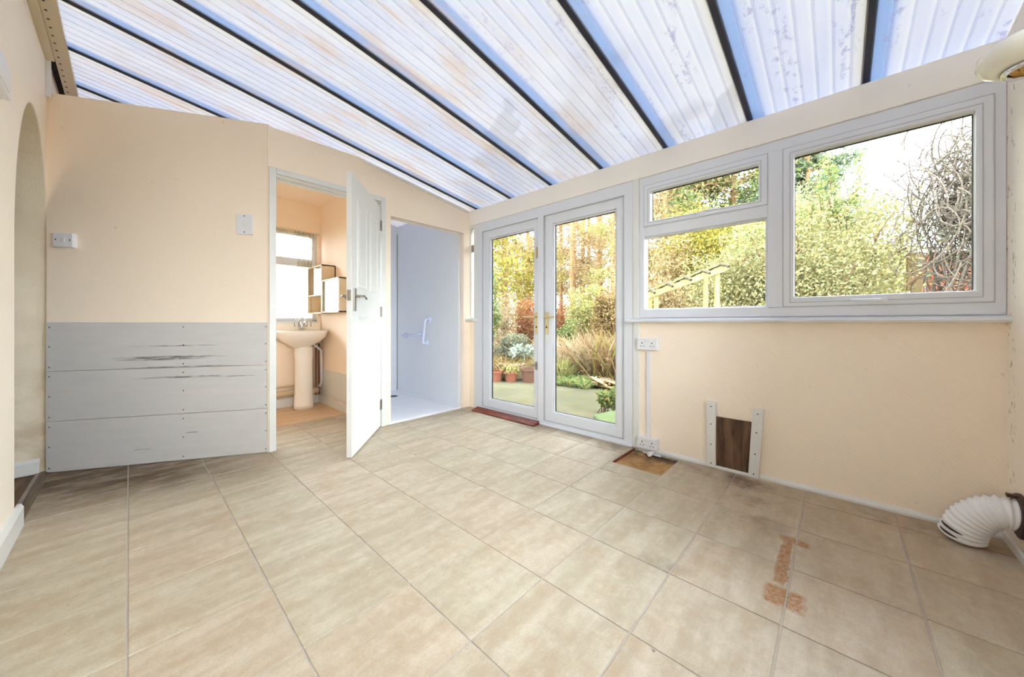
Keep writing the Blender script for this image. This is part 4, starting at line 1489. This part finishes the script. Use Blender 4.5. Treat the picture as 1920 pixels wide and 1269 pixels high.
shrub('flowering_bush', 'pale yellow bush right of centre in the large window, left of the fence', 1648, 7.2, 2.3, 3.1, 0.1, M['lf_lime'], 0.06, 16000, 20)
shrub('flowering_bush', 'leafy yellow-green bush in the lower left window behind the arbour', 1395, 6.4, 2.5, 2.9, 0.0, M['lf_yellow'], 0.06, 24000, 24)
shrub('flowering_bush', 'green-gold bush at the mullion between the two lower lights', 1470, 7.6, 2.2, 3.9, 0.1, M['lf_green'], 0.07, 15000, 18)
shrub('flowering_bush', 'orange-yellow twiggy bush at the left edge of the lower fixed window', 1235, 9.0, 2.8, 3.4, -0.1, M['lf_orange'], 0.07, 16000, 18)
shrub('flowering_bush', 'dark gold bush above the arbour roof', 1315, 10.0, 3.2, 4.6, 0.2, M['lf_gold'], 0.09, 18000, 20)

# conifers and far trees
def tree(name, label, px, depth, h, crown_w, crown_z0, mat, leaf=0.14, n=7000, trunk=0.13, lobes=14, cat='tree', group=None, bark='bark', cone=False, branches=10):
    x, y = bearing(px, depth)
    e = empty(name, (x, y, GZ - 0.01), 0, label, cat, group)
    lean = random.uniform(-0.15, 0.15)
    m_ = MB()
    m_.tube([(x, y, GZ - 0.01), (x + lean * 0.3, y, h * 0.4), (x + lean, y, h * 0.75), (x + lean, y + 0.05, h)], [trunk, trunk * 0.85, trunk * 0.6, trunk * 0.15], 9)
    m_.build('trunk', M[bark], e, smooth=True)
    P = []
    b_ = MB()
    for k in range(branches):
        z = crown_z0 + (h - crown_z0) * (k + random.random()) / branches
        fr_ = (z - crown_z0) / (h - crown_z0)
        L = crown_w / 2 * ((1.05 - fr_) if cone else (0.45 + 0.7 * math.sin(math.pi * min(0.95, fr_ + 0.15)))) * random.uniform(0.7, 1.15)
        a = random.uniform(0, 2 * math.pi)
        s0 = Vector((x + lean * fr_, y, z))
        t = s0 + Vector((math.cos(a) * L, math.sin(a) * L, random.uniform(-0.15, 0.35) * L))
        b_.tube([s0, s0.lerp(t, 0.5) + Vector((0, 0, 0.08 * L)), t], [trunk * 0.25, trunk * 0.15, 0.01], 5)
        m = max(60, n // branches)
        s_ = rnd.uniform(0.25, 1.08, (m, 1)) ** 0.8
        base = np.array(s0) + (np.array(t) - np.array(s0)) * s_
        P.append(base + rnd.normal(size=(m, 3)) * np.array([0.2, 0.2, 0.12]) * L * 0.75)
    b_.build('branches', M[bark], e)['kind'] = 'stuff'
    P = np.concatenate(P)
    quads('foliage', mat, leaves(P, leaf, 0.35), e)
    return e


tree('conifer', 'blue-green conifer at the top left of the large window', 1515, 11.0, 7.4, 5.0, 2.0, M['lf_blue'], 0.15, 20000, 0.12, cone=True, branches=44)
tree('conifer', 'dark green conifer filling the small top window', 1375, 13.0, 9.5, 7.0, 2.4, M['lf_green'], 0.17, 34000, 0.14, cone=True, branches=64)
tree('tree', 'orange-yellow tree at the left of the small top window', 1245, 12.5, 8.0, 4.4, 1.4, M['lf_orange'], 0.13, 16000, 0.11, branches=34)
tree('conifer', 'golden conifer at the left of the left glazed door', 945, 12.0, 8.5, 5.0, 1.2, M['lf_gold'], 0.14, 20000, 0.14, cone=True, branches=40)
tree('tree', 'thin orange-leaved tree at the right of the left glazed door', 992, 14.0, 8.0, 2.6, 1.6, M['lf_orange'], 0.10, 3500, 0.10, branches=16)
for px, dp, lab in ((1074, 18, 'thickest bare pine trunk, leftmost in the right glazed door'), (1093, 20.0, 'left one of two thin close pine trunks in the right glazed door'),
                    (1104, 20.5, 'right one of two thin close pine trunks in the right glazed door'), (1124, 16, 'pine trunk with ragged side branches, rightmost in the right glazed door'),
                    (1052, 21, 'faint far pine trunk at the left edge of the right glazed door')):
    tree('pine_tree', lab, px, dp, 13, 4.4, 2.6, M['lf_orange'], 0.12, 8000, 0.17 if px in (1074, 1124) else 0.12, group='tall pines behind the garden', branches=30)
tree('tree', 'sparse yellow tree at the right edge of the right glazed door', 1150, 12, 6.5, 2.6, 1.0, M['lf_lime'], 0.10, 5000, 0.09, branches=18)
for k, (px, dp) in enumerate(((1215, 19), (1265, 22), (1290, 17), (1430, 24), (1600, 26), (900, 22), (1020, 26), (970, 24), (1090, 27), (1150, 24))):
    tree('far_tree', 'hazy orange-brown tree in the far tree line', px, dp, random.uniform(6.0, 9.0), 6.0, 0.4, M['lf_orange'], 0.2, 9000, 0.14, group='far tree line', branches=20)

# bushes seen through the doors
shrub('low_bush', 'bright yellow-green bush in the middle of the right glazed door', 1098, 8.6, 1.25, 1.5, 0.45, M['lf_lime'], 0.055, 8000, 10)
shrub('low_bush', 'red-orange shrub behind the left glazed door handle', 985, 9.0, 1.0, 1.5, 0.2, M['lf_red'], 0.06, 5000, 8)
shrub('low_bush', 'straw-yellow shrub at the left of the left glazed door', 930, 8.6, 1.2, 1.7, 0.1, M['lf_straw'], 0.055, 5000, 9)
shrub('low_bush', 'grey-green bush above the flower pots', 968, 7.4, 1.1, 0.75, 0.05, M['lf_grey'], 0.05, 5000, 8)
shrub('low_bush', 'brown-leaved bush at the right edge of the right glazed door', 1140, 7.4, 0.9, 1.6, 0.1, M['lf_brown'], 0.06, 5000, 9)
shrub('low_bush', 'dark green bush left of the bright yellow one', 1052, 8.2, 0.8, 1.2, 0.0, M['lf_green'], 0.05, 4000, 8)
shrub('low_bush', 'fresh green bush seen through the slim corner strip of glass', 884, 7.5, 1.6, 2.6, -0.1, M['lf_green'], 0.07, 7000, 10)
shrub('low_bush', 'small red-brown bush low behind the right glazed door handle', 1045, 9.3, 0.9, 1.5, 0.0, M['lf_red'], 0.05, 3000, 8)


def blades(name, label, px, depth, w, h, n, mat, cat='grass', lean=0.5, width=0.014, z0=GZ):
    x, y = bearing(px, depth)
    e = empty(name, (x, y, GZ - 0.01), 0, label, cat)
    b = np.stack([x + np.clip(rnd.normal(size=n), -1.2, 1.2) * w * 0.3, y + np.clip(rnd.normal(size=n), -1.2, 1.2) * w * 0.3, np.full(n, z0)], axis=1)
    d = np.stack([np.clip(rnd.normal(size=n), -1.5, 1.5) * lean, np.clip(rnd.normal(size=n), -1.5, 1.5) * lean, rnd.uniform(0.5, 1.0, n)], axis=1) * h
    s = np.cross(d, rnd.normal(size=(n, 3))); s /= np.linalg.norm(s, axis=1, keepdims=True)
    wv = s * width * rnd.uniform(0.6, 1.4, (n, 1))
    mid = b + d * 0.6
    mid[:, 2] += 0.08 * h
    tip = b + d
    tip[:, 2] -= 0.15 * h * rnd.random(n)
    q1 = np.stack([b - wv, b + wv, mid + wv * 0.8, mid - wv * 0.8], axis=1)
    q2 = np.stack([mid - wv * 0.8, mid + wv * 0.8, tip + wv * 0.15, tip - wv * 0.15], axis=1)
    quads('blades', mat, np.concatenate([q1, q2]), e)
    return e


blades('straw_grass', 'large clump of dry straw-coloured stalks in the right glazed door', 1112, 6.9, 1.5, 0.9, 1300, M['lf_straw'], lean=0.4, width=0.010)
blades('straw_grass', 'dead orange bramble stalks at the right of the straw clump', 1145, 6.3, 0.9, 1.1, 450, M['lf_brown'], lean=0.4, width=0.012)
blades('low_grass', 'tuft of yellow-green grass left of the straw clump', 1052, 6.5, 0.5, 0.5, 500, M['lf_lime'], lean=0.5, width=0.008)
blades('low_grass', 'wide patch of green weeds at the patio edge', 1085, 6.0, 0.9, 0.16, 900, M['lf_green'], lean=0.8, width=0.01)
blades('low_grass', 'rough brown-green growth behind the trough', 945, 7.0, 1.1, 0.45, 900, M['lf_brown'], lean=0.6, width=0.012)

# pots
def pot(px, depth, r, h, mat, label, plant=None, plabel=None):
    x, y = bearing(px, depth)
    e = empty('flower_pot', (x, y, GZ), 0, label, 'pot', 'flower pots at the patio edge')
    MB().lathe([(r * 0.72, 0), (r * 0.92, h * 0.80), (r * 1.02, h * 0.80), (r * 1.04, h), (r * 0.93, h), (r * 0.90, h * 0.88)], (x, y, GZ), 26).build('body', mat, e, smooth=False)
    MB().lathe([(0.001, h * 0.9), (r * 0.9, h * 0.9)], (x, y, GZ), 20).build('soil', M['soil'], e)
    if plant:
        p = empty('potted_plant', (x, y, GZ + h * 0.9), 0, plabel, 'plant')
        n = 420
        P = np.stack([x + rnd.normal(size=n) * r * 0.5, y + rnd.normal(size=n) * r * 0.5, GZ + h * 0.9 + rnd.random(n) * 0.11], axis=1)
        quads('foliage', plant, leaves(P, 0.05, 0.6), p)


pot(930, 6.30, 0.125, 0.19, M['terracotta'], 'terracotta flower pot at the left edge of the glass')
pot(958, 6.28, 0.125, 0.18, M['terracotta'], 'terracotta flower pot holding the bright green plant', M['lf_lime'], 'bright green leafy plant in the middle pot')
pot(992, 6.22, 0.15, 0.25, M['terracotta_dark'], 'dark brown flower pot beside the door meeting stile')
pot(1046, 6.75, 0.16, 0.24, M['terracotta'], 'terracotta flower pot alone in the right glazed door')
x, y = bearing(944, 6.75)
tg = empty('planter_trough', (x, y, GZ), 0, 'long cream planter trough behind the terracotta pots', 'planter')
MB().box(x - 0.12, x + 0.12, y - 0.42, y + 0.42, GZ, 0.155).build('body', M['cream_pot'], tg, bevel=0.01)
MB().ringyz(0, 1, 0, 1, 0, 1, 0.1)
rim = MB()
t_ = MB().ringyz(0.145, 0.185, x - 0.15, x + 0.15, y - 0.45, y + 0.45, 0.04)
rim.add([(q[1], q[2], q[0]) for q in t_.v], t_.f)
rim.build('rim', M['cream_pot'], tg, bevel=0.005)
tg.rotation_euler = (0, 0, 0)

# pale drooping plant
x, y = bearing(983, 6.75)
e = empty('drooping_plant', (x, y, GZ), 0, 'pale mint drooping plant above the dark brown pot', 'plant')
m_ = MB(); PL = []
for k in range(9):
    a = random.uniform(-0.5, 0.5) + (math.pi * 0.75 if k % 3 else -math.pi * 0.25)
    L = random.uniform(0.16, 0.30)
    pts = [Vector((x, y, GZ)), Vector((x, y, 0.38)), Vector((x + math.cos(a) * L * 0.5, y + math.sin(a) * L * 0.5, 0.50)), Vector((x + math.cos(a) * L, y + math.sin(a) * L, 0.40 - 0.1 * random.random()))]
    m_.tube(pts, [0.012, 0.012, 0.008, 0.004], 5)
    for q in range(26):
        t = random.random()
        c_ = pts[1].lerp(pts[2], t) if q % 2 else pts[2].lerp(pts[3], t)
        PL.append((c_.x + random.gauss(0, 0.03), c_.y + random.gauss(0, 0.03), c_.z + random.gauss(0, 0.02)))
m_.build('stems', M['lf_pale'], e)['kind'] = 'stuff'
quads('foliage', M['lf_pale'], leaves(np.array(PL), 0.08, 0.5, 0.8), e)

# leafy plant and mossy stone by the door
x, y = bearing(1140, 4.1)
e = empty('leafy_plant', (x, y, GZ), 0, 'low fresh green plant at the lower right of the right glazed door', 'plant')
P = cloud((x, y, 0.06), (0.14, 0.14, 0.13), 700, 6)
quads('foliage', M['lf_green'], leaves(P, 0.07, 0.4), e)
stems((x, y, GZ), P[:10], 0.006, M['twig_brown'], e, bend=0.03)
x, y = bearing(1142, 3.62)
ms = MB()
ms.prism([(x - 0.20, y - 0.35, GZ), (x + 0.22, y - 0.30, GZ), (x + 0.25, y + 0.10, GZ), (x - 0.05, y + 0.16, GZ), (x - 0.22, y + 0.0, GZ)], (0, 0, 0.09))
tag(ms.build('mossy_stone', M['stone'], bevel=0.025, origin=(x, y, GZ)), 'mossy green stone slab at the foot of the right glazed door', 'stone')

# heap of cut stalks
hx, hy_ = bearing(1128, 5.75)
for k in range(26):
    a = random.uniform(-0.5, 0.5) + 0.9
    L = random.uniform(0.25, 0.5)
    lay = k // 9
    c_ = Vector((hx + random.uniform(-0.12, 0.12), hy_ + random.uniform(-0.26, 0.26), GZ + 0.022 + lay * 0.045 + random.uniform(0, 0.012)))
    d = Vector((math.cos(a), math.sin(a), random.uniform(-0.03, 0.03))) * L / 2
    m_ = MB()
    r = random.uniform(0.014, 0.026)
    m_.tube([c_ - d, c_, c_ + d], [r, r * 1.05, r * 0.9], 7)
    o = m_.build('cut_branch', M['log'] if k % 3 else M['stalk'], origin=tuple(c_))
    tag(o, 'short cut branch in the heap at the patio edge', 'branch', 'heap of cut branches')

# arbour with slatted roof
ax, ay = bearing(1278, 4.7)
ab = empty('arbour', (ax, ay, GZ), math.radians(-58), 'mossy timber arbour with curved rafters behind the lower left window', 'arbour')
for sx, zt in ((-0.36, 1.42), (0.36, 1.68)):
    for sy in (-0.2, 0.2):
        MB().box(sx - 0.025, sx + 0.025, sy - 0.025, sy + 0.025, 0, zt).build('post', M['arbour'], ab, local=True)
for sy in (-0.24, 0.24):
    MB().prism([(-0.46, sy - 0.016, 1.36), (0.46, sy - 0.016, 1.69), (0.46, sy - 0.016, 1.76), (-0.46, sy - 0.016, 1.43)], (0, 0.032, 0)).build('beam', M['arbour'], ab, local=True)
for k in range(5):
    x = -0.42 + 0.21 * k
    zc = 1.43 + (x + 0.46) * 0.359
    m_ = MB()
    m_.tube([(x, -0.40, zc - 0.03), (x, -0.33, zc + 0.0), (x, -0.14, zc + 0.04), (x, 0.14, zc + 0.04), (x, 0.33, zc + 0.0), (x, 0.40, zc - 0.03)], [0.017, 0.021, 0.021, 0.021, 0.021, 0.017], 6)
    m_.build('rafter', M['arbour_dark'], ab, local=True)
for sy in (-0.12, 0.0, 0.12):
    MB().prism([(-0.44, sy - 0.03, 1.465), (0.44, sy - 0.03, 1.785), (0.44, sy - 0.03, 1.80), (-0.44, sy - 0.03, 1.48)], (0, 0.06, 0)).build('roof_slat', M['arbour'], ab, local=True)
for k in range(6):
    z = 0.25 + 0.19 * k
    MB().box(-0.37, -0.355, -0.2, 0.2, z, z + 0.025).build('slat', M['arbour'], ab, local=True)

# fence with planks, post and bare vine
fA = Vector((*bearing(1712, 5.1), 0)); fB = Vector((*bearing(1900, 4.6), 0))
fd = (fB - fA); FL = fd.length; ang_f = math.atan2(fd.y, fd.x)
fe = empty('fence', (fA.x, fA.y, GZ), ang_f, 'red-brown upright plank fence behind the bare vine', 'fence')
npk = int(FL / 0.10)
pk = MB().box(0, 0.094, -0.008, 0.008, 0.02, 2.02)
pk_me = None
for k in range(npk):
    if pk_me is None:
        o = pk.build('plank', M['fence'], fe, local=True); pk_me = o.data
    else:
        o = bpy.data.objects.new('plank', pk_me); link(o, fe)
    o.location = (0.02 + 0.10 * k, random.uniform(-0.004, 0.004), random.uniform(-0.012, 0.012))
for z in (0.35, 1.1, 1.8):
    MB().box(0, FL, 0.008, 0.05, z, z + 0.08).build('rail', M['fence'], fe, local=True)
px_, py_ = bearing(1714, 4.95)
tag(MB().box(px_ - 0.07, px_ + 0.07, py_ - 0.07, py_ + 0.07, GZ, 1.92).build('fence_post', M['post'], bevel=0.008, origin=(px_, py_, GZ)), 'pale square timber post at the end of the fence', 'post')

vx, vy = bearing(1806, 4.25)
ve = empty('climbing_vine', (vx, vy, GZ), 0, 'tangled bare climber hanging over the fence at the right of the window', 'vine')
m_ = MB()
for k in range(620):
    a = random.uniform(0, 2 * math.pi)
    R0 = random.uniform(0.05, 0.55)
    c_ = Vector((vx + random.gauss(0, 0.16), vy - 0.10 + random.gauss(0, 0.21), random.gauss(2.15, 0.42)))
    pts = []
    ph = random.uniform(0, 6.28)
    tilt = random.uniform(-0.6, 0.6)
    for t in np.linspace(0, random.uniform(1.2, 3.6), 9):
        pts.append(c_ + Vector((0.35 * R0 * math.cos(t + ph), R0 * 0.55 * math.cos(t + ph + tilt), R0 * math.sin(t + ph))))
    r = random.uniform(0.004, 0.009)
    m_.tube(pts, r, 4)
m_.build('tangle', M['twig'], ve)['kind'] = 'stuff'
m_ = MB()
for k in range(9):
    s0 = Vector((vx + random.uniform(-0.2, 0.2), vy + random.uniform(-0.3, 0.1), GZ))
    t = Vector((vx + random.uniform(-0.2, 0.2), vy + random.uniform(-0.35, 0.25), random.uniform(1.5, 2.2)))
    md = s0.lerp(t, 0.5) + Vector((random.uniform(-0.15, 0.15), random.uniform(-0.2, 0.2), 0))
    m_.tube([s0, s0.lerp(md, 0.5), md, md.lerp(t, 0.5) + Vector((0.03, 0.05, 0)), t], [0.03, 0.026, 0.022, 0.016, 0.01], 7)
m_.build('main_stem', M['twig'], ve, smooth=True)['kind'] = 'stuff'
m_ = MB()
for k in range(34):
    s0 = Vector((vx + random.uniform(-0.2, 0.2), vy + random.uniform(-0.35, 0.35), random.uniform(2.1, 2.7)))
    d = Vector((random.uniform(-0.3, 0.3), random.uniform(-0.5, 0.9), random.uniform(0.5, 1.1)))
    L = random.uniform(0.5, 1.3)
    p1 = s0 + d * L * 0.5 + Vector((0, random.uniform(-0.12, 0.12), 0))
    p2 = s0 + d * L + Vector((0, random.uniform(-0.2, 0.2), -0.05))
    m_.tube([s0, s0.lerp(p1, 0.5) + Vector((0, 0.03, 0.02)), p1, p1.lerp(p2, 0.6), p2], [0.008, 0.007, 0.006, 0.005, 0.003], 5)
    for q in range(2):
        b = s0.lerp(p1, random.uniform(0.3, 1.0))
        m_.tube([b, b + Vector((random.uniform(-0.1, 0.1), random.uniform(-0.25, 0.25), random.uniform(0.02, 0.3)))], [0.004, 0.002], 4)
m_.tube([(vx, vy - 0.05, 2.25), (vx, vy + 0.25, 2.30), (vx, vy + 0.55, 2.05), (vx, vy + 0.62, 1.75), (vx, vy + 0.50, 1.45), (vx, vy + 0.62, 1.0)], [0.008, 0.008, 0.008, 0.007, 0.006, 0.004], 5)
m_.build('twigs', M['twig'], ve)['kind'] = 'stuff'
P = np.stack([vx + rnd.normal(size=700) * 0.2, vy - 0.1 + rnd.normal(size=700) * 0.25, rnd.normal(2.2, 0.35, 700)], axis=1)
quads('foliage', M['lf_grey'], leaves(P, 0.05, 0.5), ve)
